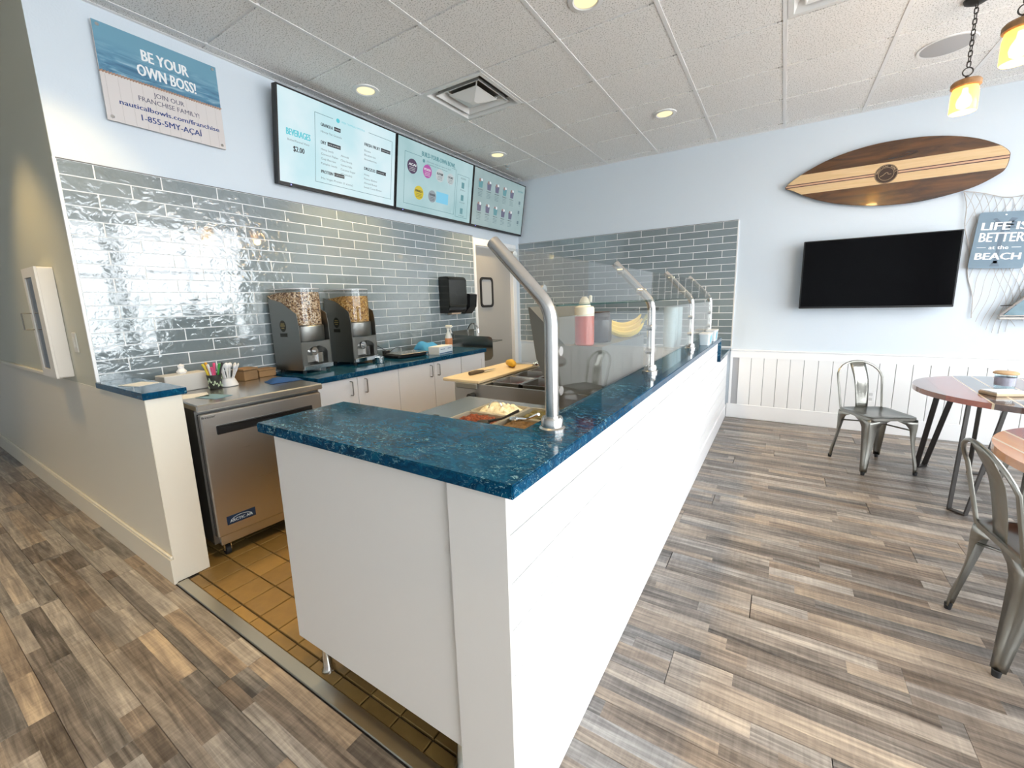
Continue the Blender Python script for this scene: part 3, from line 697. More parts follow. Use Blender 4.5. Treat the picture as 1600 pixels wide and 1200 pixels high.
bm = BM(); tube(bm, [(-.115, 0, .010), (-.06, 0, .012), (0, 0, .010)], .01, 10, rad=[.011, .0125, .008]); obj('handle', bm, mat('knife_handle', (.10, .075, .05), .5), t)
bm = BM(); prismZ(bm, [(0, -.010), (.07, -.008), (.115, .006), (.06, .010), (0, .010)], .009, .0105); obj('blade', bm, M_chrome, t, smooth=False)
bm = BM(); tube(bm, [(-.062, 0, .024), (-.045, 0, .025), (0, .006, .028), (.045, .004, .026), (.066, 0, .022)], .02, 14, rad=[.006, .019, .0255, .021, .006])
tag(obj('mango', bm, mat('mango_yellow', (.78, .47, .03), .45, noise=(14, .15)), None, (1.76, 1.56, .9595), (0, 0, radians(-38))), 'yellow peeled mango at the far end of the cutting board', 'fruit')
t = thing('food_tongs', 'steel tongs and scoops at the far corner of the cutting board', 'tongs', (1.80, 1.66, .961), radians(15))
bm = BM()
for s in (-1, 1): tube(bm, [(-.10, s * .004, .008), (-.02, s * .018, .010), (.05, s * .028, .012), (.075, s * .02, .012)], .005, 8)
obj('arms', bm, M_chrome, t)
for s in (-1, 1): obj('scoop', ball(BM(), (.085, s * .022, .014), .022, 1.1, 1, .6), M_chrome, t)
# far unit, hood shut
t = thing('refrigerated_prep_table', 'far stainless prep table with rear shelf beyond the raised hood', 'prep table', (0, 0, 0))
bm = BM(); box(bm, 1.74, 2.56, 1.80, 3.20, .13, .93, .004); obj('cabinet_body', bm, M_steel, t)
obj('rear_shelf', box(BM(), 2.30, 2.56, 1.82, 3.18, .9305, .955, .003), M_steelh, t)
for a, b in ((1.8, 1.87), (2.5, 1.87), (1.8, 3.1), (2.5, 3.1)): link('leg', lm, t, (a, b, 0))
obj('board', box(BM(), 1.74, 1.98, 1.82, 3.18, .9305, .945, .003), M_board, t)
# things on the hood
t = thing('squeeze_bottle', 'squeeze bottle of red syrup with cream cap behind the glass guard', 'bottle', (2.46, 1.13, 1.1705))
obj('body', lathe(BM(), [(.040, 0), (.045, .006), (.045, .135), (.042, .15), (.036, .155)], 24), mat('red_syrup', (.42, .05, .012), .3), t)
obj('shoulder', lathe(BM(), [(.0455, .136), (.0455, .168), (.043, .178), (.030, .182)], 24), mat('bottle_cream', (.80, .72, .56), .4), t)
obj('nozzle', lathe(BM(), [(.028, .182), (.024, .20), (.018, .215), (.008, .225)], 20), mat('bottle_cream', (.80, .72, .56), .4), t)
obj('tip_cap', lathe(BM(), [(.007, .20), (.008, .226), (.004, .23)], 10, (.026, .01, 0)), mat('bottle_cream', (.80, .72, .56), .4), t)
t = thing('dark_jar', 'dark round jar standing between syrup bottle and bananas', 'jar', (2.47, 1.31, 1.1705))
obj('jar_body', lathe(BM(), [(.05, 0), (.056, .01), (.056, .11), (.045, .125)], 20), mat('dark_glass_jar', (.03, .015, .008), .15), t)
obj('lid', lathe(BM(), [(.047, .1255), (.048, .145), (.044, .15)], 20), mat('jar_lid', (.05, .03, .02), .4), t)
ban = thing('banana_bunch', 'bunch of ripe yellow bananas on the hood behind the glass', 'fruit', (2.495, 1.60, 1.1705), radians(32))
for k in range(3):
    pts = []
    for i in range(9):
        a = radians(205 + 130 * i / 8); pts.append((.115 * cos(a), -.03 + .026 * k + .01 * (i - 4) ** 2 / 16, .130 + .105 * sin(a) + .022 * k - .01))
    obj('banana', tube(BM(), pts, .018, 8, rad=[.005, .012, .017, .0185, .019, .0185, .017, .011, .005]), mat('banana_yellow', (.80, .58, .10), .45, noise=(10, .12)), ban)
obj('stem', tube(BM(), [(.104, -.01, .08), (.118, -.008, .102), (.126, -.008, .12)], .008, 8), mat('banana_stem', (.35, .30, .06), .6), ban)

# ------------------------------------------------------------------ undercounter freezer
fz = thing('undercounter_freezer', 'stainless undercounter freezer with black handle beside the partition', 'freezer', (.03, .228, 0), radians(-3.5))
# local x = depth (0..0.68), y = width (0..0.69)
obj('worktop', box(BM(), .0, .700, 0, .680, .862, .898, .006), M_steelh, fz)
obj('body', box(BM(), .01, .640, .004, .676, .10, .861), mat('freezer_side', (.16, .155, .145), .4, .8), fz, smooth=False)
obj('door_gasket', box(BM(), .640, .652, .014, .666, .150, .840), M_rubber, fz, smooth=False)
obj('door', box(BM(), .652, .690, .012, .668, .150, .842, .006), M_steel, fz)
obj('toe_panel', box(BM(), .56, .655, .03, .52, .085, .145, .003), M_steel, fz)
bm = BM(); box(bm, .689, .7005, .075, .60, .722, .772, .004); obj('handle_recess', bm, M_black, fz)
bm = BM(); box(bm, .7005, .706, .08, .595, .760, .771, .002); obj('handle_lip', bm, M_black, fz)
Mf = plane_M((.6902, 0, 0), (0, 1, 0), (0, 0, 1))
bm = BM(); rect_on(bm, Mf, .06, .205, .205, .255); nb = obj('name_plate', bm, mat('plate_navy', (.012, .035, .085), .3), fz, smooth=False)
bm = BM(); text(bm, 'ARCTIC AIR', Mf, .132, .224, .016, .115, .01, ext=.001)
for k in range(14):
    a0, a1 = radians(150 - 120 * k / 14), radians(150 - 120 * (k + 1) / 14)
    cyl(bm, Mf @ Vector((.132 + .06 * cos(a0), .212 + .033 * sin(a0), .001)), Mf @ Vector((.132 + .06 * cos(a1), .212 + .033 * sin(a1), .001)), .0012, seg=4)
obj('lettering', bm, mat('plate_letter', (.6, .68, .75), .4), nb, smooth=False)
bm = BM(); text(bm, 'freezer', Mf, .048, .826, .012, .062, .015, ext=.0006); obj('lettering', bm, M_blackm, fz, smooth=False)
for y_ in (.07, .62):
    for x_ in (.07, .60):
        bm = BM(); cyl(bm, (x_ - .0, y_ - .012, .028), (x_, y_ + .012, .028), .0275, seg=18); obj('caster_wheel', bm, M_rubber, fz)
        bm = BM(); box(bm, x_ - .02, x_ + .02, y_ - .02, y_ + .02, .085, .10); box(bm, x_ - .016, x_ + .016, y_ - .019, y_ - .014, .03, .086); box(bm, x_ - .016, x_ + .016, y_ + .014, y_ + .019, .03, .086); obj('caster_fork', bm, M_chrome, fz, smooth=False)
# ------------------------------------------------------------------ base cabinets under the back worktop
def handle(bm, x, y, z0, z1):
    tube(bm, [(x, y, z0), (x + .022, y, z0), (x + .028, y, z0 + .006), (x + .028, y, z1 - .006), (x + .022, y, z1), (x, y, z1)], .0042, 8)
def cabinet(y0, y1, doors, label, shaker=False):
    t = thing('base_cabinet', label, 'cabinet', (.016, 0, 0), 0, 'white base cabinets under the back worktop')
    obj('body', box(BM(), 0, .564, y0 + .001, y1 - .001, .10, .866), M_lam, t, smooth=False)
    obj('toe_kick', box(BM(), 0, .51, y0 + .001, y1 - .001, 0, .099), M_blackm, t, smooth=False)
    for a, b, hy in doors:
        if shaker:
            bm = BM(); box(bm, .565, .577, a + .003, b - .003, .11, .86)
            for q_ in ((a + .003, a + .055, .11, .86), (b - .055, b - .003, .11, .86), (a + .055, b - .055, .11, .17), (a + .055, b - .055, .80, .86)): box(bm, .577, .586, *q_)
            d = obj('door', bm, M_lam, t, smooth=False)
        else: d = obj('door', box(BM(), .565, .584, a + .0022, b - .0022, .11, .862, .0015), M_lam, t, smooth=False)
        if hy:
            bm = BM(); handle(bm, .584, hy, .735, .838); obj('handle', bm, mat('handle_nickel', (.36, .35, .34), .3, 1.0), d)
cabinet(.935, 1.65, [(.935, 1.252, 1.19), (1.252, 1.65, 1.318)], 'white two-door base cabinet closest to the freezer')
cabinet(1.65, 2.452, [(1.65, 2.072, 2.022), (2.072, 2.452, 2.118)], 'white two-door base cabinet in the middle of the back run')
cabinet(2.452, 2.842, [(2.452, 2.842, None)], 'narrow white base cabinet with framed door near the hand sink', True)
# ================================================================== ON THE BACK WORKTOP
def Dring(bm, xr, xf, hw, z, n=10):
    """D-shaped ring, rounded towards +x"""
    ex = min(hw * .95, xf - xr - .01)
    pts = [(xr, -hw), (xf - ex, -hw)] + [(xf - ex + ex * cos(radians(a)), hw * sin(radians(a))) for a in [-90 + 180 * k / n for k in range(1, n)]] + [(xf - ex, hw), (xr, hw)]
    return [bm.verts.new((a, b, z)) for a, b in pts]
def dloft(bm, secs, cap0=True, cap1=True):
    R = [Dring(bm, *s) for s in secs]
    for a, b in zip(R, R[1:]): ringface(bm, a, b)
    if cap0: bm.faces.new(R[0][::-1])
    if cap1: bm.faces.new(R[-1])
    return bm
def m_grain(name, cols, sc):
    w = NT(name); tc = w.new('ShaderNodeTexCoord'); vo = w.new('ShaderNodeTexVoronoi'); w.set(vo, Scale=sc); w.ln(tc.outputs['Object'], vo.inputs['Vector'])
    s = w.new('ShaderNodeSeparateColor'); w.ln(vo.outputs['Color'], s.inputs[0]); r = ramp(w, [(i / len(cols), c) for i, c in enumerate(cols)], 'CONSTANT'); w.ln(s.outputs[0], r.inputs[0]); w.ln(r.outputs[0], w.b.inputs['Base Color'])
    bp = w.new('ShaderNodeBump'); bp.inputs['Strength'].default_value = .7; bp.inputs['Distance'].default_value = .006; bp.invert = True
    w.ln(vo.outputs['Distance'], bp.inputs['Height']); w.ln(bp.outputs[0], w.b.inputs['Normal']); w.b.inputs['Roughness'].default_value = .75; return w.m
M_gran1 = m_grain('mixed_granola', [(.10, .05, .025), (.42, .27, .14), (.62, .46, .30), (.22, .11, .05), (.52, .36, .20), (.75, .62, .46)], 105)
M_gran2 = m_grain('golden_granola', [(.42, .20, .04), (.62, .35, .10), (.24, .10, .02), (.74, .50, .20), (.50, .26, .06)], 110)
def dispenser(loc, rz, lab, gm, level, glab):
    t = thing('cereal_dispenser', lab, 'food dispenser', loc, radians(rz), 'bulk granola dispensers on the back worktop')
    hw = .128
    side = [(-.285, .022), (0, .022), (0, .345), (-.014, .43), (-.155, .515), (-.285, .545)]
    for s in (-1, 1):
        bm = BM(); prism(bm, side, lambda a, b: (a, s * hw, b), lambda a, b: (a, s * (hw + .004), b)); sp_ = obj('side_plate', bm, M_greym, t, smooth=False)
        if s < 0:
            bm = BM(); bm2 = [( -.16 + .032 * cos(radians(a)), .345 + .042 * sin(radians(a))) for a in range(0, 360, 18)]
            prism(bm, bm2, lambda a, b: (a, -hw - .0052, b), lambda a, b: (a, -hw - .0041, b)); b_ = obj('badge', bm, mat('badge_black', (.02, .018, .01), .35), t, smooth=False)
            Mb = plane_M((-.16, -hw - .0053, .345), (1, 0, 0), (0, 0, 1))
            bm = BM()
            for k, w_ in ((.016, .036), (.002, .046), (-.014, .028)): rect_on(bm, Mb, -w_ / 2, w_ / 2, k - .003, k + .003)
            obj('badge_print', bm, mat('badge_gold', (.42, .33, .12), .4), b_, smooth=False)
            bm = BM(); rect_on(bm, Mb, -.036, .036, -.078, -.052); obj('badge', bm, mat('badge_black', (.02, .018, .01), .35), t, smooth=False)
    bm = BM(); box(bm, -.28, -.10, -hw + .001, hw - .001, .03, .225); box(bm, -.28, -.265, -hw + .001, hw - .001, .225, .51); obj('inner_housing', bm, M_greym, t, smooth=False)
    obj('front_shell', dloft(BM(), [(-.10, .022, hw - .002, .226), (-.10, .030, hw - .001, .24), (-.10, .030, hw - .001, .338), (-.10, .024, hw - .003, .344)]), M_greym, t, ang=30)
    ap = [(-.126, .034), (-.126, .227), (.126, .227), (.126, .034), (.098, .034), (.098, .14)] + [(.006 + .092 * cos(radians(a)), .14 + .05 * sin(radians(a))) for a in range(15, 180, 15)] + [(-.086, .14), (-.086, .034)]
    obj('front_plate', prism(BM(), ap, lambda a, b: (-.006, a, b), lambda a, b: (0, a, b)), M_greym, t, smooth=False)
    bm = BM(); box(bm, -.10, -.05, -.045, .05, .07, .226); obj('chute', bm, M_steel, t, smooth=False)
    bm = BM(); cyl(bm, (-.06, 0, .15), (-.02, 0, .15), .03, seg=18); cyl(bm, (-.02, 0, .15), (.0, 0, .15), .009, seg=12); box(bm, -.055, -.03, .03, .085, .06, .14, .004); obj('dispensing_wheel', bm, M_chrome, t)
    bm = BM(); box(bm, -.10, .012, -hw, hw, .022, .034, .002); box(bm, .008, .014, -hw, hw, .022, .055, .002); obj('drip_tray', bm, M_chrome, t, smooth=False)
    fm = mesh_of('foot', cyl(BM(), (0, 0, 0), (0, 0, .0225), .016, .013, 12), M_rubber)
    for a in (-.25, -.02):
        for s in (-.105, .105): link('foot', fm, t, (a, s, .0005))
    secs = [(-.118, .020, hw - .004, .346), (-.128, .022, hw - .003, .43), (-.262, .022, hw - .003, .53), (-.272, .022, hw - .003, .605)]
    obj('hopper', dloft(BM(), secs, True, False), M_acryl, t, ang=50)
    obj('hopper_lid', dloft(BM(), [(-.277, .027, hw + .002, .605), (-.277, .027, hw + .002, .613)]), mat('lid_acrylic', (.55, .55, .55), .12, spec=.8), t, ang=50)
    zl = level; ins = .004
    sc_ = [(-.118 + ins, .020 - ins, hw - .008, .348), (-.128 + ins, .022 - ins, hw - .007, .43), (-.128 - .134 * (zl - .02 - .43) / .10 + ins, .022 - ins, hw - .007, zl - .02), (-.10 if zl < .56 else -.20, .022 - ins, hw - .02, zl)]
    g = obj('granola_fill', dloft(BM(), sc_), gm, t, ang=50); g['kind'] = 'stuff'
    return t
dispenser((.318, 1.135, .905), 8, 'grey granola dispenser with brown mixed granola, nearer the freezer', M_gran1, .585, '')
dispenser((.312, 1.575, .905), 6, 'grey granola dispenser with golden granola, farther along the worktop', M_gran2, .555, '')
# scale, plug, cords
t = thing('kitchen_scale', 'flat kitchen scale with steel platform on the blue worktop', 'scale', (.30, 2.02, .905), radians(-6))
obj('base', box(BM(), -.11, .11, -.16, .16, .004, .03, .006), M_black, t)
obj('platform', box(BM(), -.115, .115, -.13, .185, .031, .039, .003), M_steelh, t)
t = thing('plug_adapter', 'black power adapter with cords lying behind the scale', 'plug', (.11, 1.96, .9053))
obj('plug', box(BM(), -.025, .025, -.03, .03, 0, .055, .006), M_black, t)
for k, pts in enumerate(([(0, 0, .05), (-.02, -.07, .10), (.02, -.14, .12), (.09, -.20, .03), (.12, -.15, .005)], [(0, .03, .03), (.03, .10, .075), (.0, .2, .06), (-.04, .27, .05)], [(0.02, 0, .05), (.055, -.05, .055), (.065, -.10, .02), (.07, -.16, .005), (.05, -.21, .005)])):
    o_ = []
    for i in range(len(pts) - 1):
        p0, p1, p2, p3 = [Vector(pts[max(0, min(len(pts) - 1, i + d_))]) for d_ in (-1, 0, 1, 2)]
        for s in range(6):
            u = s / 6; o_.append(.5 * ((2 * p1) + (p2 - p0) * u + (2 * p0 - 5 * p1 + 4 * p2 - p3) * u * u + (3 * p1 - p0 - 3 * p2 + p3) * u ** 3))
    obj('cord', tube(BM(), o_ + [Vector(pts[-1])], .003, 6), M_black, t)
bm = BM(); prism(bm, [(0, 0), (.13, .02), (.125, .10), (.01, .08)], lambda a, b: (.02 + b * .3, a, b + .001), lambda a, b: (.022 + b * .3, a, b + .001))
tag(obj('brown_paper_bag', bm, M_card, None, (.05, 1.735, .906), smooth=False), 'folded brown paper bag leaning by the tiles beside the second dispenser', 'paper bag')
bm = BM(); lathe(bm, [(.032, 0), (.036, .004), (.040, .05), (.037, .05), (.033, .008)], 18, cap1=True)
tag(obj('portion_cup', bm, M_chrome, None, (.42, 1.62, .9055)), 'small steel portion cup in front of the second dispenser', 'cup')
# gloves box, towel, spray bottle
t = thing('glove_box', 'white and blue cardboard box of disposable gloves on the worktop', 'box', (.47, 2.315, .905), radians(8))
obj('carton', box(BM(), -.06, .06, -.115, .115, 0, .075, .002), mat('carton_white', (.80, .82, .84), .5), t, smooth=False)
bm = BM(); Mg = plane_M((.0605, 0, 0), (0, 1, 0), (0, 0, 1)); rect_on(bm, Mg, -.11, .11, .004, .016); rect_on(bm, Mg, -.09, -.02, .046, .052); rect_on(bm, Mg, .03, .09, .046, .052); obj('carton_print', bm, mat('print_grey_blue', (.12, .2, .32), .5), t, smooth=False)
bm = BM(); n = 14; g = {}
for i in range(n + 1):
    for j in range(n + 1):
        u, v = i / n, j / n; z = .045 + .075 * math.exp(-((u - .35) ** 2 + (v - .3) ** 2) * 9) * (1 + .3 * sin(9 * u + 4 * v)) + .018 * sin(11 * v + 3 * u) * u; g[i, j] = bm.verts.new((-.10 + .21 * u, -.14 + .33 * v + .02 * sin(5 * u), max(.004, z * (1 - .85 * max(0, abs(v - .5) - .38) / .12))))
for i in range(n):
    for j in range(n): bm.faces.new((g[i, j], g[i + 1, j], g[i + 1, j + 1], g[i, j + 1]))
o = obj('cleaning_cloth', bm, mat('blue_cloth', (.05, .30, .62), .8, bump=(200, .3)), None, (.27, 2.37, .906), ang=80); tag(o, 'crumpled bright blue cleaning cloth between glove box and spray bottle', 'cloth')
m_ = o.modifiers.new('s', 'SOLIDIFY'); m_.thickness = .004
t = thing('spray_bottle', 'clear trigger spray bottle with orange label and white head', 'bottle', (.30, 2.63, .905))
obj('bottle', lathe(BM(), [(.038, 0), (.042, .006), (.042, .12), (.03, .155), (.016, .185), (.014, .20)], 22, sx=.85), mat('spray_clear', (.62, .66, .68), .15), t)
obj('label', lathe(BM(), [(.0428, .03), (.0428, .118)], 22, cap0=False, cap1=False, sx=.85), mat('label_orange', (.62, .24, .10), .5, noise=(40, .35)), t)
bm = BM(); cyl(bm, (0, 0, .20), (0, 0, .222), .016, seg=14); box(bm, -.03, .05, -.014, .014, .222, .252, .007); box(bm, .046, .062, -.008, .008, .232, .246, .002); prismY(bm, [(.024, .222), (.034, .222), (.042, .175), (.036, .172)], -.006, .006); obj('trigger_head', bm, mat('spray_white', (.85, .84, .82), .4), t)
# hand sink with side splash and gooseneck tap
t = thing('hand_sink', 'dark stainless hand sink with gooseneck tap on the wall past the worktop', 'sink', (0.013, 3.02, 0))
ms = mat('sink_steel', (.34, .33, .30), .22, 1.0)
obj('side_splash', prismY(BM(), [(0, .76), (.48, .74), (.54, .76), (.57, .80), (.57, .97), (.555, 1.0), (.52, 1.01), (0, 1.02)], 0, .006), ms, t, smooth=False)
bm = BM(); box(bm, .0, .42, .03, .40, .93, .945); bm.free(); bm = BM()
for q_ in ((0, .10, .006, .40), (.36, .43, .006, .40), (.10, .36, .006, .05), (.10, .36, .35, .40)): box(bm, q_[0], q_[1], q_[2], q_[3], .925, .94)
box(bm, 0, .012, .006, .40, .94, 1.06); obj('rim', bm, ms, t, smooth=False)
obj('bowl', lathe(BM(), [(.04, .0), (.10, .03), (.145, .09), (.15, .148)], 24, (.23, .20, .78), cap1=False, sx=.9), ms, t)
tp = obj('tap', tube(BM(), [(.155, .10, .94), (.155, .10, 1.07)] + [(.155 + .075 - .075 * cos(a), .10, 1.07 + .075 * sin(a)) for a in [pi * k / 10 for k in range(1, 11)]] + [(.308, .10, 1.04)], .009, 10), M_chrome, t)
for s in (-1, 1): obj('tap_handle', tube(BM(), [(.155, .10 + s * .05, .94), (.155, .10 + s * .05, .975), (.20, .10 + s * .065, .985)], .007, 8), M_chrome, tp)
# towel and soap dispensers on the tiles
t = thing('paper_towel_dispenser', 'black paper towel dispenser on the tiled wall near the door', 'paper towel dispenser', (.014, 2.985, 1.275))
bm = BM(); prism(bm, [(0, .03), (.12, .03)] + arc(.10, .09, .05, -60, 0, 4) + [(.15, .36)] + arc(.115, .36, .035, 0, 90, 4) + [(0, .395)], lambda a, b: (a, -.15, b), lambda a, b: (a, .15, b)); bmesh.ops.bevel(bm, geom=list(bm.edges), offset=.008, segments=2, affect='EDGES'); obj('cover', bm, mat('smoked_black', (.016, .017, .014), .14), t)
bm = BM(); prism(bm, [(0, .0), (.11, .0), (.14, .03), (.14, .06), (0, .06)], lambda a, b: (a, -.146, b), lambda a, b: (a, .146, b)); obj('lower_tray', bm, M_black, t)
bm = BM(); box(bm, .05, .11, -.08, .08, -.018, .002, .004); obj('towel_edge', bm, mat('kraft_towel', (.62, .45, .32), .8), t)
t = thing('soap_dispenser', 'small black wall soap dispenser between towel dispenser and door', 'soap dispenser', (.014, 3.27, 1.255))
obj('housing', prism(BM(), rrect(.0, .10, .05, .23, .03), lambda a, b: (a, -.075, b), lambda a, b: (a, .075, b)), mat('soap_black', (.014, .014, .014), .18), t)
bm = BM(); prism(bm, [(0, .0), (.06, .0), (.13, .08), (.145, .22), (.10, .235), (.09, .10), (0, .05)], lambda a, b: (a, -.065, b), lambda a, b: (a, .065, b)); obj('push_cover', bm, M_black, t)

# ------------------------------------------------------------------ on the freezer top and the partition cap
t = thing('marker_cup', 'black and white patterned cup full of colourful markers on the freezer', 'cup', (.285, .462, .899))
obj('cup', lathe(BM(), [(.030, 0), (.032, .003), (.041, .088), (.038, .088), (.030, .006)], 22), mat('cup_black', (.03, .035, .03), .45), t)
bm = BM()
for k in range(16):
    a0 = k * .393; pts = []
    for i in range(7):
        z = .012 + .062 * ((k * .37) % 1) + .010 * sin(i * 1.3 + k); a = a0 + i * .07; r = .0325 + .0095 * z / .088; pts.append((r * cos(a), r * sin(a), max(.008, min(.08, z + .004 * i * (-1) ** k))))
    tube(bm, pts, .0024, 5)
obj('cup_pattern', bm, mat('cup_pattern_pale', (.62, .72, .50), .5), t)
for k, (c, a, l) in enumerate((((.75, .35, .02), 200, .06), ((.05, .32, .06), 20, .05), ((.75, .08, .22), 150, .045), ((.80, .62, .05), 265, .055), ((.85, .85, .82), 310, .05), ((.70, .10, .25), 330, .02), ((.03, .03, .03), 80, .05), ((.85, .40, .5), 110, .04))):
    ca, sa = cos(radians(a)), sin(radians(a)); bm = BM(); cyl(bm, (ca * .012, sa * .012, .012), (ca * .042, sa * .042, .10 + l * .6), .0058, seg=10); cyl(bm, (ca * .042, sa * .042, .10 + l * .6), (ca * .052, sa * .052, .125 + l * .6), .0072, seg=10)
    tag(obj('marker', bm, mat('marker_%d' % k, c, .4), None, (.285, .462, .900)), ('orange', 'green', 'pink', 'yellow', 'white', 'magenta', 'black', 'rose')[k] + ' marker standing in the patterned cup', 'marker', 'markers in the patterned cup')
t = thing('spoon_holder', 'white tapered cup on the freezer holding white plastic spoons', 'cup', (.268, .545, .899))
obj('cup', lathe(BM(), [(.048, 0), (.052, .004), (.046, .022), (.034, .05), (.031, .05), (.04, .02)], 24), mat('cup_white', (.85, .84, .83), .35), t)
mw_ = mat('plastic_white', (.88, .87, .86), .3)
sm_ = BM(); tube(sm_, [(0, 0, 0), (0, 0, .075), (.0, 0, .11)], .0035, 7, rad=[.004, .0035, .006]); ball(sm_, (0, 0, .125), .013, .45, 1, 1.35, 8, 6); sm_ = mesh_of('plastic_spoon', sm_, mw_)
for k in range(13):
    a = k * 2.4; tl = .14 + .30 * ((k * .618) % 1)
    o = link('plastic_spoon', sm_, None, (.268 + .012 * cos(a), .545 + .012 * sin(a), .907)); o.rotation_euler = (0, tl, a)
    tag(o, 'white plastic spoon standing in the white tapered cup', 'spoon', 'plastic spoons in the white cup')
t = thing('wipes_box', 'pale box with white tissue tuft behind the partition cap', 'box', (.155, .345, .899), radians(4))
obj('carton', box(BM(), -.06, .06, -.115, .115, 0, .105, .004), mat('carton_beige', (.66, .63, .58), .6), t, smooth=False)
obj('tissue', lathe(BM(), [(.022, 0), (.028, .012), (.014, .03), (.018, .045), (.004, .058)], 9, (0, .0, .1052)), mw_, t)
for nm, lab, loc, s, rz, m in (('card_box', 'brown card box beside the white spoon cup on the freezer', (.13, .715, .899), (.10, .10, .082), .2, M_card), ('card_box', 'flat brown card box with dark gap between spoon cup and first dispenser', (.085, .855, .899), (.10, .12, .055), .05, mat('brown_card_b', (.40, .22, .09), .7, noise=(24, .2)))):
    t = thing(nm, lab, 'box', loc, rz, 'brown card boxes on the back run')
    obj('box_body', box(BM(), -s[0] / 2, s[0] / 2, -s[1] / 2, s[1] / 2, 0, s[2] * .8, .002), m, t, smooth=False); obj('box_lid', box(BM(), -s[0] / 2 - .004, s[0] / 2 + .004, -s[1] / 2 - .004, s[1] / 2 + .004, s[2] * .84, s[2], .002), m, t, smooth=False)
bm = BM(); n = 10; g = {}
for i in range(n + 1):
    for j in range(n + 1):
        u, v = i / n, j / n; g[i, j] = bm.verts.new((-.07 + .14 * u, -.10 + .20 * v, .002 + .028 * sin(pi * u) ** .6 * (.6 + .4 * sin(4 * v + u)) * min(1, 6 * v, 6 * (1 - v))))
for i in range(n):
    for j in range(n): bm.faces.new((g[i, j], g[i + 1, j], g[i + 1, j + 1], g[i, j + 1]))
tag(obj('folded_cloth', bm, mat('dark_blue_cloth', (.012, .08, .26), .8, bump=(180, .3)), None, (.44, .80, .8985), (0, 0, radians(-10)), ang=80), 'dark blue folded cloth at the right edge of the freezer top', 'cloth')
pm_ = mat('paper_white', (.80, .81, .80), .6); pb_ = mat('paper_blue', (.20, .36, .46), .5)
for k, (x_, y_, z_, w_, d_, rz, m, lab) in enumerate(((.36, .085, 1.0003, .15, .11, .3, pm_, 'white paper sheet lying on the blue partition cap'), (.55, .34, .8985, .16, .10, .25, pb_, 'blue printed leaflet on the front of the freezer top'), (.42, .30, .8985, .15, .12, -.3, pm_, 'white leaflet on the freezer top behind the blue leaflet'))):
    bm = BM(); box(bm, -w_ / 2, w_ / 2, -d_ / 2, d_ / 2, 0, .0016); tag(obj('leaflet', bm, m, None, (x_, y_, z_), (0, 0, rz), smooth=False), lab, 'paper')
# fire extinguisher cabinet and switch on the passage wall
t = thing('extinguisher_cabinet', 'white wall cabinet with narrow dark window on the passage wall', 'cabinet', (-.72, 0, 1.0))
bm = BM(); prism(bm, rrect(0, .309, 0, .655, .012), lambda a, b: (a, -.066, b), lambda a, b: (a, -.002, b)); obj('housing', bm, mat('cabinet_enamel', (.80, .77, .72), .35), t)
bm = BM(); A0 = [(.0, .0), (.309, .0), (.309, .655), (.0, .655)]
for q_ in ((.0, .045, 0, .655), (.21, .309, 0, .655), (.045, .21, 0, .05), (.045, .21, .60, .655)): box(bm, q_[0], q_[1], -.078, -.0665, q_[2], q_[3])
d_ = obj('door', bm, mat('cabinet_enamel', (.80, .77, .72), .35), t, smooth=False)
obj('window', box(BM(), .045, .21, -.072, -.067, .05, .60), mat('dark_window', (.035, .03, .022), .08), d_, smooth=False)
obj('pull_handle', tube(BM(), [(.03, -.078, .29), (.03, -.12, .29), (.03, -.12, .39), (.03, -.078, .39)], .004, 6), mat('handle_grey', (.30, .29, .26), .35, .8), d_)
t = thing('switch_plate', 'small painted switch plate on the passage wall beside the white cabinet', 'switch', (-.24, 0, 1.215))
obj('plate', box(BM(), -.035, .035, -.008, -.0005, -.058, .058, .003), mat('plate_cream', (.70, .70, .66), .4), t); obj('rocker', box(BM(), -.014, .014, -.0125, -.008, -.03, .03, .002), mat('plate_cream', (.70, .70, .66), .4), t)
# ================================================================== MENU SCREENS (tilted forward at the top)
Zb, Zt, Xb, Xt = 2.278, 2.925, .06, .160
up = Vector((Xt - Xb, 0, Zt - Zb)).normalized(); H = (Vector((Xt - Xb, 0, Zt - Zb))).length
def emi(name, col, s): return mat(name, (.02, .02, .02), .25, emit=col, est=s)
def screen_mat(name, lo, hi, s):
    w = NT(name); b = w.b; b.inputs['Base Color'].default_value = (.02, .02, .02, 1); b.inputs['Roughness'].default_value = .22
    tc = w.new('ShaderNodeTexCoord'); nz = w.new('ShaderNodeTexNoise'); w.set(nz, Scale=3.0, Detail=3.0); w.ln(tc.outputs['Object'], nz.inputs['Vector'])
    r = ramp(w, [(.35, lo), (.65, hi)]); w.ln(nz.outputs['Fac'], r.inputs[0]); w.ln(r.outputs[0], b.inputs['Emission Color']); b.inputs['Emission Strength'].default_value = s
    return w.m
TXT = {'ink': mat('screen_ink', (.015, .02, .03), .4), 'cyan': emi('screen_cyan', (.10, .62, .72), .9), 'grey': emi('screen_grey_text', (.20, .32, .36), .55), 'line': emi('screen_line', (.10, .30, .36), .6), 'white': emi('screen_white', (.85, .9, .92), .8),
       'purple': emi('screen_plum', (.09, .05, .12), .7), 'pink': emi('screen_magenta', (.52, .10, .42), .8), 'yellow': emi('screen_yellow', (.72, .58, .03), .8), 'pale': emi('screen_pale_disc', (.66, .74, .76), .75), 'mid': emi('screen_grey_disc', (.36, .42, .46), .75), 'sky': emi('screen_sky', (.22, .62, .85), .9), 'bowl': emi('screen_bowl', (.20, .20, .32), .6), 'fruit': emi('screen_fruit', (.45, .30, .28), .6), 'teal': emi('screen_teal', (.18, .45, .50), .6)}
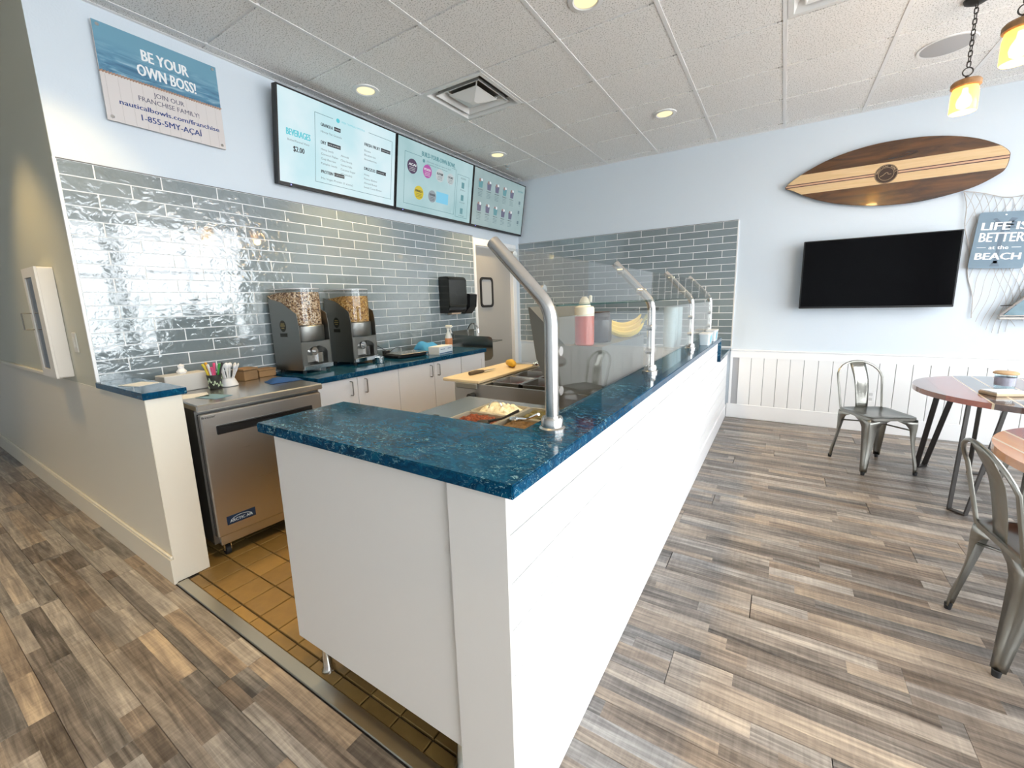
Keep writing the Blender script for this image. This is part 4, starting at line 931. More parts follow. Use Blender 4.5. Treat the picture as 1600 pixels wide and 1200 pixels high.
def screen(y0, y1, label, back, draw):
    t = thing('menu_screen', label, 'screen', (0, 0, 0), 0, 'menu screens over the tiled wall')
    M = plane_M((Xb, (y0 + y1) / 2, Zb), (0, 1, 0), up); w = y1 - y0 - .006
    bm = BM(); box(bm, -w / 2, w / 2, 0, H, -.05, 0, .003, M=M); box(bm, -.2, .2, .42, .60, -.105, -.05, M=M); obj('casing', bm, M_blackm, t)
    bm = BM()
    for q_ in ((-w / 2, w / 2, 0, .022), (-w / 2, w / 2, H - .011, H), (-w / 2, -w / 2 + .011, .022, H - .011), (w / 2 - .011, w / 2, .022, H - .011)): box(bm, *q_, 0, .004, M=M)
    obj('bezel', bm, M_black, t, smooth=False)
    dsp = obj('display', box(BM(), -w / 2 + .011, w / 2 - .011, .022, H - .011, 0, .0015, M=M), back, t, smooth=False)
    obj('indicator_lamp', box(BM(), -w / 2 + .09, -w / 2 + .098, .008, .013, .004, .005, M=M), emi('indicator', (.25, .25, 1), 4.0), t, smooth=False)
    B = {}
    def g(k): return B.setdefault(k, BM())
    draw(g, M @ Matrix.Translation((0, 0, .0016)), w, H)
    for k, bm in B.items():
        kk = k[0] if isinstance(k, tuple) else k
        o = obj(k[1] if isinstance(k, tuple) else 'lettering' if k in ('ink', 'cyan', 'grey', 'white') else 'printed_graphic', bm, TXT[kk], dsp, smooth=False)
        if not isinstance(k, tuple): o['kind'] = 'stuff'
    return t
def outline(g, M, x0, x1, y0, y1, gap=None, k='line', t=.003):
    rect_on(g(k), M, x0, x1, y0, y0 + t); rect_on(g(k), M, x0, x0 + t, y0, y1); rect_on(g(k), M, x1 - t, x1, y0, y1)
    if gap: rect_on(g(k), M, x0, gap[0], y1 - t, y1); rect_on(g(k), M, gap[1], x1, y1 - t, y1)
    else: rect_on(g(k), M, x0, x1, y1 - t, y1)
def draw1(g, M, w, h):
    text(g('cyan'), 'BEVERAGES', M, -.385, .370, .044, .185, .03); text(g('grey'), 'Bottled Flavored Water', M, -.385, .318, .014, .17); text(g('ink'), '$2.00', M, -.385, .265, .036, .085, .02)
    outline(g, M, -.255, .50, .075, .565, (-.10, .24)); disc_on(g('cyan'), M, -.055, .563, .016); text(g('cyan'), 'FREE TOPPING OPTIONS', M, .09, .563, .013, .22)
    def sec(x, y, head, pill, lines, x2=None, l2=()):
        text(g('ink'), head, M, x, y, .023, .018 * len(head) * .82, .025, 'LEFT'); xe = x + .018 * len(head) * .82 + .012
        rect_on(g('ink'), M, xe, xe + .012 * len(pill) + .01, y - .013, y + .015); text(g('white'), pill, M, xe + .005, y, .010, .012 * len(pill), .0, 'LEFT', ext=.0012)
        for i, s in enumerate(lines): text(g('grey'), s, M, x, y - .048 - .034 * i, .015, .0108 * len(s), 0, 'LEFT')
        for i, s in enumerate(l2): text(g('grey'), s, M, x2, y - .048 - .034 * i - .005, .015, .0108 * len(s), 0, 'LEFT')
    sec(-.205, .495, 'GRANOLA', 'FREE', ['Honey Oat Granola'])
    sec(-.205, .370, 'DRY', 'UNLIMITED', ['Hemp Seeds', 'Coconut Flakes', 'Goji Berries', 'Pumpkin Seeds'], -.03, ['Almonds', 'Chia Seeds', 'Cacao Nibs', 'Coconut Sugar', '(Crystals)'])
    sec(-.205, .160, 'PROTEIN', '1 SCOOP', ['Mix Vegan Protein (1 scoop)'])
    sec(.20, .465, 'FRESH FRUIT', 'CHOOSE 3', ['Banana', 'Blueberries', 'Strawberries']); sec(.20, .275, 'DRIZZLES', 'CHOOSE 2', ['Honey', 'Peanut Butter', 'Almond Butter', 'Sweet Cacao Butter'])
def draw2(g, M, w, h):
    text(g('teal'), 'BUILD-YOUR-OWN BOWL', M, .0, .565, .042, .50, .03); disc_on(g('teal'), M, -.22, .505, .016); text(g('grey'), 'Choose one or two of our', M, .0, .512, .013, .36); text(g('grey'), 'superfood bases below', M, -.02, .488, .012, .30)
    outline(g, M, -.47, .27, .075, .535, (-.25, .20)); outline(g, M, .295, .50, .06, .50)
    for x, y, r, k, s, ink in ((-.37, .42, .066, 'purple', 'ACAI', 'white'), (-.165, .42, .062, 'pink', 'PITAYA', 'white'), (.02, .42, .062, 'pale', 'BLUE MAJIK', 'ink'), (.185, .42, .056, 'pale', 'COCONUT', 'ink'), (-.27, .20, .064, 'yellow', 'MANGO', 'ink'), (-.08, .20, .058, 'mid', 'CHIA PUDDING', 'ink')):
        disc_on(g((k, 'flavour_disc', s)), M, x, y, r, seg=28); text(g(ink), s, M, x, y + .015, .022, r * 1.45, .025, ext=.0012)
        for q in range(3): rect_on(g(ink), M, x - r * .6, x + r * .6, y - .012 - .014 * q, y - .009 - .014 * q, .0012)
    rect_on(g(('sky', 'blue_panel', 0)), M, -.02, .165, .155, .262)
    text(g('grey'), 'SIZES', M, .40, .47, .016, .09)
    for y in (.40, .27, .13): rect_on(g('teal'), M, .375, .42, y - .03, y + .03); text(g('grey'), 'SMALL REGULAR LARGE'.split()[int((.40 - y) / .13 + .1)], M, .40, y - .05, .012, .09)
def draw3(g, M, w, h):
    for i in range(5):
        for j in range(2):
            x, y = -.43 + .17 * i, (.49, .23)[j]
            prism(g(('bowl' if (i + j) % 3 else 'teal', 'bowl_picture', i, j)), [(x - .034, y - .045), (x + .034, y - .045), (x + .044, y + .03), (x - .044, y + .03)], lambda a, b: M @ Vector((a, b, 0)), lambda a, b: M @ Vector((a, b, .0006)))
            disc_on(g('fruit'), M, x - .015, y + .035, .02, seg=14); disc_on(g('white'), M, x + .018, y + .04, .018, seg=14)
            text(g('ink'), ('NAUTICAL', 'SUNRISE', 'KRAKEN', 'MONSOON', 'COVE', 'TSUNAMI', 'LIGHTHOUSE', 'TREASURE', 'HARBOR', 'ANCHOR')[i + 5 * j], M, x, y - .065, .012, .09, .004)
            for q in range(4): rect_on(g('grey'), M, x - .04, x + .04, y - .09 - .016 * q, y - .086 - .016 * q)
    text(g('teal'), 'CRAFTED BOWLS', M, .45, .56, .022, .13, .01)
    for y in (.42, .30, .17): rect_on(g('grey'), M, .43, .47, y - .02, y + .02); text(g('grey'), '$', M, .45, y - .035, .012, .02)
screen(1.136, 2.236, 'bright menu screen at left listing BEVERAGES and toppings', screen_mat('display_left', (.58, .84, .90), (.74, .91, .96), .92), draw1)
screen(2.240, 3.382, 'middle menu screen with coloured discs and bowl heading', screen_mat('display_mid', (.42, .66, .69), (.54, .76, .79), .80), draw2)
screen(3.386, 4.532, 'dim menu screen at right showing two rows of cups', screen_mat('display_right', (.33, .47, .48), (.42, .56, .57), .75), draw3)  # display colours dimmed screen by screen, imitating the steeper viewing angle

# ------------------------------------------------------------------ franchise sign
t = thing('wall_sign', 'white and blue sign reading BE YOUR OWN BOSS above the tiles', 'sign', (.016, .536, 2.43))
M = plane_M((.012, 0, 0), (0, 1, 0), (0, 0, 1)); sw, sh = .588, .495
brd = obj('board', box(BM(), .004, .012, -sw / 2, sw / 2, 0, sh, .001), mat('sign_whitewash', (.66, .615, .60), .5), t, smooth=False)
bm = BM()
for k in range(11): rect_on(bm, M, -sw / 2 + .02 + k * .053, -sw / 2 + .0212 + k * .053, .003, .235)
obj('printed_grain', bm, mat('sign_grain', (.50, .46, .44), .5), brd, smooth=False)
def m_sea():
    w = NT('printed_sea'); tc = w.new('ShaderNodeTexCoord'); mp = w.new('ShaderNodeMapping'); mp.inputs['Scale'].default_value = (1, 8, 40); w.ln(tc.outputs['Object'], mp.inputs[0])
    nz = w.new('ShaderNodeTexNoise'); w.set(nz, Scale=1.0, Detail=5.0, Distortion=1.0); w.ln(mp.outputs[0], nz.inputs['Vector']); sp = w.new('ShaderNodeSeparateXYZ'); w.ln(tc.outputs['Object'], sp.inputs[0])
    r = ramp(w, [(.30, (.04, .13, .23)), (.52, (.11, .27, .40)), (.72, (.35, .50, .60))]); w.ln(nz.outputs['Fac'], r.inputs[0])
    mr = w.new('ShaderNodeMapRange'); mr.inputs[1].default_value = .30; mr.inputs[2].default_value = .42; w.ln(sp.outputs[2], mr.inputs[0])
    mx = w.new('ShaderNodeMix', data_type='RGBA'); w.ln(mr.outputs[0], mx.inputs[0]); w.ln(r.outputs[0], mx.inputs[6]); mx.inputs[7].default_value = (.15, .33, .44, 1); w.ln(mx.outputs[2], w.b.inputs['Base Color']); w.b.inputs['Roughness'].default_value = .4; return w.m
bm = BM(); rect_on(bm, M, -sw / 2 + .001, sw / 2 - .001, .248, sh - .001); obj('sea_print', bm, m_sea(), brd, smooth=False)
bm = BM()
for k in range(46):
    y = -sw / 2 + .006 + k * .0128; cyl(bm, M @ Vector((y - .007, .2415, .0012)), M @ Vector((y + .007, .2515, .0012)), .0036, seg=5)
obj('rope_print', bm, mat('rope_tan', (.46, .28, .20), .7), brd, smooth=False)
bm = BM(); text(bm, 'BE YOUR', M, .018, .402, .058, .225, .022, ext=.0012); text(bm, 'OWN BOSS!', M, .018, .318, .060, .285, .022, ext=.0012); obj('lettering', bm, mat('sign_white', (.85, .86, .86), .4), brd, smooth=False)
bm = BM(); text(bm, 'JOIN OUR', M, .010, .203, .026, .150, .004); text(bm, 'FRANCHISE FAMILY!', M, .010, .162, .026, .300, .004); obj('lettering', bm, mat('sign_grey_ink', (.10, .10, .15), .5), brd, smooth=False)
bm = BM(); text(bm, 'nauticalbowls.com/franchise', M, .018, .112, .026, .495, .012); text(bm, '1-855-5MY-A\u00c7A\u00cd', M, .010, .058, .032, .300, .012); obj('lettering', bm, mat('sign_navy', (.02, .05, .20), .5), brd, smooth=False)
for a, b in ((-.272, .02), (.272, .02), (-.272, .475), (.272, .475)): obj('standoff_bolt', cyl(BM(), (-.012, a, b), (.016, a, b), .0085, seg=14), M_chrome, t)

# ------------------------------------------------------------------ wall TV
t = thing('wall_television', 'black switched-off television on the back wall under the surfboard', 'television', (3.942, 4.44, 1.232))
obj('casing', box(BM(), -.560, .560, -.012, .035, 0, .650, .004), M_black, t)
obj('display', box(BM(), -.549, .549, -.0135, -.012, .018, .641), mat('tv_panel', (.003, .003, .0035), .10, spec=.08), t, smooth=False)
obj('rear_bulge', box(BM(), -.40, .40, .0352, .062, .06, .50, .01), M_blackm, t)
bm = BM(); box(bm, -.10, .10, .0625, .085, .22, .42); box(bm, -.12, .12, .085, .1235, .20, .44); obj('wall_bracket', bm, M_blackm, t, smooth=False)

# ------------------------------------------------------------------ surfboard
sf = thing('surfboard', 'lacquered wooden surfboard with pale centre band hung on the back wall', 'surfboard', (0, 4.508, 0))
P = [(3.187, 2.432), (3.304, 2.527), (3.549, 2.640), (3.827, 2.697), (4.089, 2.702), (4.297, 2.678), (4.496, 2.621), (4.640, 2.545), (4.712, 2.480), (4.725, 2.43), (4.712, 2.345), (4.666, 2.296), (4.539, 2.226), (4.348, 2.177), (4.143, 2.153), (3.874, 2.167), (3.582, 2.230), (3.371, 2.319), (3.25, 2.39)]
def cr(P, n=5):
    o = []
    for i in range(len(P)):
        p0, p1, p2, p3 = [Vector((P[(i + d) % len(P)][0], 0, P[(i + d) % len(P)][1])) for d in (-1, 0, 1, 2)]
        for s in range(n):
            u = s / n; o.append(.5 * ((2 * p1) + (p2 - p0) * u + (2 * p0 - 5 * p1 + 4 * p2 - p3) * u * u + (3 * p1 - p0 - 3 * p2 + p3) * u ** 3))
    return [(v.x, v.z) for v in o]
OUT = cr(P)
CXs, CZs = 3.98, 2.432
def clip_poly(poly, zlo, zhi):
    def cut(pl, z, keep_above):
        o = []
        for i in range(len(pl)):
            a, b = pl[i], pl[(i + 1) % len(pl)]; ia = (a[1] >= z) == keep_above; ib = (b[1] >= z) == keep_above
            if ia: o.append(a)
            if ia != ib: u = (z - a[1]) / (b[1] - a[1]); o.append((a[0] + (b[0] - a[0]) * u, z))
        return o
    return cut(cut(poly, zlo, True), zhi, False)
def dome(x, z):   # thickness towards the viewer falls off to the rails
    return .018
bm = BM(); sh_ = [(CXs + (x - CXs) * .985, CZs + (z - CZs) * .97) for x, z in OUT]
A0 = [bm.verts.new((x, .03, z)) for x, z in sh_]; A1 = [bm.verts.new((x, .015, z)) for x, z in OUT]; A2 = [bm.verts.new((x, .003, z)) for x, z in OUT]
ringface(bm, A0, A1); ringface(bm, A1, A2); bm.faces.new(A0); bm.faces.new(A2[::-1]); obj('core', bm, M_wdark, sf)
INN = [(CXs + (x - CXs) * .993, CZs + (z - CZs) * .982) for x, z in OUT]
for nm, lo, hi, m in (('deck_wood', 2.0, 2.345, M_wdark), ('deck_band', 2.345, 2.4165, M_wpale), ('pin_stripe', 2.4165, 2.4245, M_wstripe), ('deck_band', 2.4245, 2.4385, mat('rose_band', (.62, .36, .22), .3, coat=1.0)), ('pin_stripe', 2.4385, 2.4465, M_wstripe), ('deck_band', 2.4465, 2.527, M_wpale), ('deck_wood', 2.527, 2.9, M_wdark)):
    pl = clip_poly(INN, lo + .0002, hi - .0002)
    bm = BM(); prism(bm, pl, lambda a, b: (a, .0028, b), lambda a, b: (a, -.003, b)); obj(nm, bm, m, sf, smooth=False)
Ms = plane_M((3.958, -.0032, 2.428), (1, 0, 0), (0, 0, 1))
bm = BM(); disc_on(bm, Ms, 0, 0, .082, .0008, seg=40); lg_ = obj('logo_disc', bm, mat('logo_dark', (.035, .014, .008), .35), sf, smooth=False)
bm = BM()
for r in (.054, .078):
    for k in range(40): cyl(bm, Ms @ Vector((r * cos(k * pi / 20), r * sin(k * pi / 20), .001)), Ms @ Vector((r * cos((k + 1) * pi / 20), r * sin((k + 1) * pi / 20), .001)), .0011, seg=4)
wv = [(-.04, -.018), (-.02, -.008), (-.005, .008), (.006, .012), (.014, .006), (.010, -.002), (.020, -.006), (.036, -.004)]
tube(bm, [Ms @ Vector((a, b, .001)) for a, b in wv], .0016, 5)
for i, ch in enumerate('NAUTICAL BOWLS'):
    a = radians(168 - i * 12.0)
    if ch != ' ': text(bm, ch, Ms @ Matrix.Rotation(a - pi / 2, 4, 'Z') @ Matrix.Translation((0, .066, 0)), 0, 0, .013, None, .006, ext=.0012)
obj('logo_print', bm, mat('logo_pale', (.62, .46, .28), .4), lg_, smooth=False)
for x_ in (3.6, 4.35): obj('hanger', box(BM(), x_ - .02, x_ + .02, .0305, .0545, 2.42, 2.46), M_blackm, sf, smooth=False)

# ------------------------------------------------------------------ net, beach sign, framed glass
def netp(u, v):   # u across 0..1, v down 0..1
    sag = -.09 * 4 * min(u, .5) * (1 - min(u, .5)) if u < .5 else -.09 + .16 * (u - .5)
    top = 2.205 + sag * (1 - u * .3)
    x = 4.492 + .75 * u + v * (.17 * (1 - u)) - .12 * u * v
    z = top - v * (1.12 - .18 * u) * (.82 + .25 * sin(2.2 * u + .6)) 
    return Vector((x + .010 * sin(17 * v + 5 * u), YB - .006 - .008 * (1 + sin(11 * u + 7 * v)), z + .012 * sin(13 * u)))
bm = BM(); N = 13
for k in range(N + 1):
    for d in (1, -1):
        pts = []
        for s in range(31):
            v = s / 30; u = k / N + d * v * .55
            if 0 <= u <= 1: pts.append(netp(u, v))
        if len(pts) > 2: tube(bm, pts, .0017, 4)
for e in ([netp(s / 24, 0) for s in range(25)], [netp(0, s / 24) for s in range(25)]): tube(bm, e, .0036, 5)
tag(obj('fishing_net', bm, mat('net_twine', (.50, .47, .45), .8), None), 'pale fishing net draped on the back wall right of the television', 'net')
t = thing('beach_sign', 'slate blue metal sign reading LIFE IS BETTER at the BEACH', 'sign', (4.735, 4.528, 1.56), 0)
Mb = plane_M((0, -.004, 0), (1, 0, 0), (0, 0, 1)); 
Ry = Matrix.Rotation(radians(3.5), 4, 'Y')
bd = obj('plate', prism(BM(), rrect(-.158, .168, -.012, .445, .018), lambda a, b: Ry @ Vector((a, -.0035, b)), lambda a, b: Ry @ Vector((a, 0, b))), mat('slate_blue_metal', (.17, .25, .32), .5, noise=(8, .15)), t)
Mb = Ry @ Mb; pmx = mat('palm_print', (.115, .165, .22), .5); bm = BM()
rect_on(bm, Mb, -.012, .012, .03, .34, .0004)
for a in (-150, -120, -60, -30, 0, 180, 30, 150):
    ca, sa = cos(radians(a)), sin(radians(a)); prism(bm, [(0, .34), (.05 * ca - .014 * sa, .352 + .05 * sa + .02), (.085 * ca, .34 + .075 * sa + .012), (.05 * ca + .010 * sa, .335 + .05 * sa)], lambda p, q: Mb @ Vector((p, q, 0)), lambda p, q: Mb @ Vector((p, q, .0004)))
prism(bm, [(-.03, .005), (.03, .005), (.012, .05), (-.012, .05)], lambda p, q: Mb @ Vector((p, q, 0)), lambda p, q: Mb @ Vector((p, q, .0004)))
obj('palm_print', bm, pmx, bd, smooth=False)
bm = BM(); text(bm, 'LIFE IS', Mb, .006, .332, .062, .265, .018, ext=.001); text(bm, 'BETTER', Mb, .004, .243, .075, .262, .014, ext=.001); text(bm, 'at the', Mb @ Matrix.Shear('XZ', 4, (0, 0)), .0, .160, .030, .115, .012, ext=.001); text(bm, 'BEACH', Mb, .006, .088, .055, .265, .020, ext=.001)
rect_on(bm, Mb, -.13, -.075, .158, .162, .001); rect_on(bm, Mb, .075, .13, .158, .162, .001); obj('lettering', bm, mat('sign_white', (.85, .86, .86), .4), bd, smooth=False)
obj('screw', cyl(BM(), Ry @ Vector((0, -.006, .42)), Ry @ Vector((0, 0, .42)), .005, seg=10), M_chrome, t)
t = thing('framed_glass_panel', 'blue-green glass wall decoration with slanted grey frame below the beach sign', 'wall decoration', (4.80, 4.472, 1.12))
bm = BM(); box(bm, 0, .42, 0, .05, .0, .018, .004); box(bm, .0, .42, .004, .046, .028, .036, .002); obj('base_rail', bm, mat('driftwood', (.55, .53, .50), .6), t)
obj('glass', prismY(BM(), [(.03, .037), (.42, .037), (.42, .36), (.27, .36)], .018, .028), mat('sea_glass', (.10, .20, .25), .1, noise=(9, .6)), t, smooth=False)
bm = BM(); tube(bm, [(.0, .02, .03), (.06, .018, .10), (.16, .018, .215), (.30, .018, .38)], .011, 8); obj('slanted_frame', bm, mat('driftwood_dark', (.30, .28, .27), .7), t)
obj('cross_bar', tube(BM(), [(.0, .012, .115), (.09, .012, .12)], .004, 6), M_rubber, t)
t = thing('wall_outlet', 'white power outlet low on the beadboard behind the wire chair', 'outlet', (4.037, YB - .0102, .36))
obj('plate', box(BM(), -.036, .036, -.007, -.0002, -.058, .058, .003), M_trim, t)
bm = BM()
for z in (-.024, .024): box(bm, -.014, .014, -.0085, -.007, z - .013, z + .013, .002)
obj('socket', bm, mat('socket_grey', (.62, .62, .62), .4), t)

# ------------------------------------------------------------------ pendants
M_shade = NT('amber_seeded_glass'); w = M_shade
w.b.inputs['Base Color'].default_value = (.95, .62, .18, 1); w.b.inputs['Roughness'].default_value = .15
w.b.inputs['Emission Color'].default_value = (1.0, .60, .12, 1); w.b.inputs['Emission Strength'].default_value = 2.1
tr_ = w.new('ShaderNodeBsdfTransparent'); tr_.inputs[0].default_value = (1.0, .80, .40, 1); mx_ = w.new('ShaderNodeMixShader'); mx_.inputs[0].default_value = .32
w.ln(w.b.outputs[0], mx_.inputs[1]); w.ln(tr_.outputs[0], mx_.inputs[2]); w.ln(mx_.outputs[0], w.out.inputs[0]); M_shade = w.m
M_bulb = mat('bulb', (1, 1, 1), .4, emit=(1.0, .85, .55), est=12.0)
M_iron = mat('dark_iron', (.05, .045, .042), .45, .6)
def link_mesh():
    bm = BM(); L_, r = .016, .0085
    pts = [(r * cos(a), 0, L_ * .5 + r * sin(a)) for a in [pi * k / 6 for k in range(7)]] + [(r * cos(a), 0, -L_ * .5 + r * sin(a)) for a in [pi + pi * k / 6 for k in range(7)]]
    return mesh_of('chain_link', tube(bm, pts, .0028, 6, closed=True), M_iron)
LM = link_mesh()
def pendant(x, y, zc, label):
    t = thing('pendant_lamp', label, 'hanging lamp', (x, y, zc), 0, 'hanging amber pendant lamps')
    obj('wooden_cap', lathe(BM(), [(.058, -.018), (.066, -.012), (.066, .010), (.058, .020), (.02, .022)], 28), M_cap, t)
    obj('glass_shade', lathe(BM(), [(.054, -.018), (.060, -.05), (.060, -.145), (.057, -.15)], 28, cap0=False, cap1=False), M_shade, t)
    obj('bulb', lathe(BM(), [(.012, -.02), (.014, -.045), (.030, -.075), (.034, -.095), (.028, -.118), (.010, -.13)], 18), M_bulb, t)
    obj('stem', cyl(BM(), (0, 0, .02), (0, 0, .048), .009, seg=12), M_iron, t)
    obj('hanging_ring', tube(BM(), [(.022 * cos(a), 0, .068 + .022 * sin(a)) for a in [2 * pi * k / 18 for k in range(18)]], .0032, 7, closed=True), M_iron, t)
    z = .068 + .03; k = 0
    while z < ZC - zc - .03:
        link('chain_link', LM, t, (0, 0, z + .01), (0, 0, (pi / 2) * (k % 2) + .3)); z += .0275; k += 1
    obj('canopy', lathe(BM(), [(.0, -.028), (.03, -.026), (.055, -.012), (.06, 0)], 28, (0, 0, ZC - zc - .004), cap0=False), M_iron, t)
    L = bpy.data.lights.new('pendant_glow', 'POINT'); L.energy = 6; L.color = (1, .70, .32); L.shadow_soft_size = .05
    o = bpy.data.objects.new('pendant_glow', L); COL.objects.link(o); o.parent = t; o.location = (0, 0, -.17)
pendant(4.065, 2.99, 2.560, 'amber glass pendant lamp hanging lower on a full chain')
pendant(4.085, 2.36, 2.560, 'amber glass pendant lamp cut by the right edge of the photo')

# ------------------------------------------------------------------ chairs
def tolix():
    t = thing('metal_chair', 'gunmetal cafe chair standing alone near the beadboard wall', 'chair', (0, 0, 0), 0, 'gunmetal cafe chairs')
    s = .178; zs = .445
    bm = BM(); N = 6; A = rrect(-s, s, -s, s, .05, 5)
    r0 = [bm.verts.new((a, b, zs - .022)) for a, b in A]; r1 = [bm.verts.new((a, b, zs - .002)) for a, b in A]; r2 = [bm.verts.new((a * .95, b * .95, zs + .003)) for a, b in A]; r3 = [bm.verts.new((a * .86, b * .86, zs - .004)) for a, b in A]; r4 = [bm.verts.new((a * .3, b * .3, zs - .009)) for a, b in A]
    ringface(bm, r0, r1); ringface(bm, r1, r2); ringface(bm, r2, r3); ringface(bm, r3, r4); bm.faces.new(r4); obj('seat', bm, M_gun, t, ang=50)
    for sx in (-1, 1):
        for sy in (-1, 1):
            bm = BM(); rings = []
            for k in range(13):
                u = k / 12; z = (zs - .018) * (1 - u) + .022 * u
                ox = (s - .002) + (.198 - s) * u; oy = (s - .002) + ((.198 if sy < 0 else .215) - s) * u
                arm = .031 + .045 * (1 - u) ** 1.2 + .085 * max(0, 1 - u * 7.0) ** 1.6
                rr = .016
                pts = [(ox - arm, oy)] + [(ox - rr + rr * sin(a), oy - rr + rr * cos(a)) for a in [pi / 2 * q / 4 for q in range(5)]] + [(ox, oy - arm)]
                gr = .010 * sin(pi * min(1, max(0, (u - .12) / .7)))
                pts = [(px - gr * (1 if 0 < i < 6 else 0), py - gr * (1 if 0 < i < 6 else 0)) for i, (px, py) in enumerate(pts)]
                rings.append([bm.verts.new((sx * a, sy * b, z)) for a, b in pts])
            for a, b in zip(rings, rings[1:]):
                for i in range(len(a) - 1): bm.faces.new((a[i], a[i + 1], b[i + 1], b[i]))
            lg_ = obj('leg', bm, M_gun, t, ang=60); sd = lg_.modifiers.new('thickness', 'SOLIDIFY'); sd.thickness = .003; sd.offset = -1
            fx, fy = sx * .186, sy * (.186 if sy < 0 else .203)
            obj('rubber_foot', cyl(BM(), (fx, fy, 0), (fx - sx * .001, fy - sy * .001, .026), .0115, .014, 12), M_rubber, lg_)
    bm = BM(); tube(bm, [(-.16, -.16, .34), (0, 0, .352), (.168, .172, .34)], .006, 8); tube(bm, [(.16, -.16, .34), (.004, 0.004, .364), (-.168, .172, .34)], .006, 8); obj('cross_brace', bm, M_gun, t)
    # back hoop and splat (front is -y)
    hp = []
    def hz(z): return .172 + (z - zs) * .20
    for z in (zs - .03, zs + .05, zs + .14, zs + .24): hp.append((-.158 - .05 * (z - zs), hz(z), z))
    for k in range(1, 12):
        a = pi - pi * k / 12; z = zs + .24 + .128 * sin(a); hp.append((.170 * cos(a), hz(z) + .030 * sin(a), z))
    for z in (zs + .24, zs + .14, zs + .05, zs - .03): hp.append((.158 + .05 * (z - zs), hz(z), z))
    obj('back_hoop', tube(bm := BM(), hp, .0085, 10), M_gun, t)
    bm = BM(); R_ = []
    for k in range(9):
        u = k / 8; z = zs - .012 + u * .378; hw_ = .046 + .015 * u
        yb = hz(z) - .004 + .030 * max(0, (z - zs - .24) / .128) * 1.0 - .012 * sin(pi * u)
        g_ = .006 * sin(pi * min(1, max(0, (u - .12) / .7)))
        R_.append([bm.verts.new((x_, yb + dy, z)) for x_, dy in ((-hw_, 0), (-hw_ * .62, 0), (-hw_ * .5, g_), (hw_ * .5, g_), (hw_ * .62, 0), (hw_, 0))])
    for a, b in zip(R_, R_[1:]):
        for i in range(5): bm.faces.new((a[i], a[i + 1], b[i + 1], b[i]))
    sp_ = obj('back_splat', bm, M_gun, t, ang=40); sd = sp_.modifiers.new('thickness', 'SOLIDIFY'); sd.thickness = .002
    return t
ch = tolix(); ch.location = (3.926, 3.496, 0); ch.rotation_euler = (0, 0, radians(27))
ch['label'] = 'gunmetal cafe chair standing by the beadboard wall left of the round table'
dup(ch, (4.164, 1.508, 0), radians(96), 'gunmetal cafe chair in the foreground cut by the right edge')
dup(ch, (4.86, 3.20, 0), radians(-90), 'gunmetal cafe chair behind the orange table edge at the far right').location = (4.775, 3.20, 0)

# ------------------------------------------------------------------ round tables
M_ep = [m_wood('epoxy_red_wood', (.26, .05, .025), (.42, .10, .045), (14, 2.5, 10), .16, .6), m_wood('epoxy_dark_wood', (.05, .028, .022), (.12, .06, .045), (14, 2.5, 10), .16, .6), mat('epoxy_pale_inlay', (.72, .56, .36), .16, coat=.6), m_wood('epoxy_brown_wood', (.16, .055, .025), (.27, .10, .05), (14, 2.5, 10), .16, .6), m_wood('epoxy_orange_wood', (.50, .18, .05), (.66, .30, .11), (14, 2.5, 10), .16, .6)]
def round_table(loc, r, rz, strips, label, leg_az, zt=.722):
    t = thing('round_table', label, 'table', loc, rz, 'round strip-wood tables')
    circ = [(r * cos(2 * pi * k / 96), r * sin(2 * pi * k / 96)) for k in range(96)]
    x = -r
    for wd, mi in strips:
        x1 = min(x + wd, r)
        pl = [(b, a) for a, b in clip_poly([(b, a) for a, b in circ], x + .0002, x1 - .0002)]
        if len(pl) > 2 and x1 - x > .001:
            bm = BM(); prismZ(bm, pl, zt - .034, zt); obj('top_strip', bm, M_ep[mi], t, smooth=False)
        x = x1
        if x >= r: break
    obj('under_plate', box(BM(), -.30, .30, -.30, .30, zt - .044, zt - .0345, .002), M_iron, t)
    for az, rf in leg_az:
        c_, s_ = cos(radians(az)), sin(radians(az)); e = Vector((c_, s_, 0)); n = Vector((-s_, c_, 0))
        rt = rf * .82; tops = [e * rt + n * .085, e * rt - n * .085]; bots = [e * rf + n * .042, e * rf - n * .042]
        bm = BM(); hw_ = .017; th_ = .004
        def bar(p, q):
            d = (q - p).normalized(); sdv = e.copy(); sdv = (sdv - d * sdv.dot(d)).normalized(); nn = d.cross(sdv)
            c8 = [bm.verts.new(pp_ + sdv * a * hw_ + nn * b * th_) for pp_ in (p, q) for a, b in ((-1, -1), (1, -1), (1, 1), (-1, 1))]
            ringface(bm, c8[:4], c8[4:]); bm.faces.new(c8[:4][::-1]); bm.faces.new(c8[4:])
        up_ = Vector((0, 0, zt - .044)); dn = Vector((0, 0, .008))
        bar(tops[0] + up_, bots[0] + dn); bar(tops[1] + up_, bots[1] + dn); box(bm, -.018, .018, -.046, .046, 0, .010, .002, M=Matrix.Translation(e * rf) @ Matrix.Rotation(radians(az), 4, 'Z')); box(bm, -.022, .022, -.11, .11, zt - .050, zt - .0345, M=Matrix.Translation(e * rt) @ Matrix.Rotation(radians(az), 4, 'Z'))
        obj('leg', bm, M_iron, t, smooth=False)
    return t
round_table((4.68, 3.24, 0), .610, radians(-4), [(.11, 3), (.165, 0), (.010, 2), (.105, 1), (.012, 2), (.11, 1), (.012, 2), (.12, 3), (.012, 2), (.12, 0), (.012, 2), (.14, 1), (.15, 3), (.2, 0)], 'round epoxy table with red and dark wood strips near the television wall', ((139, .60), (229, .60), (110, .43), (319, .60)))
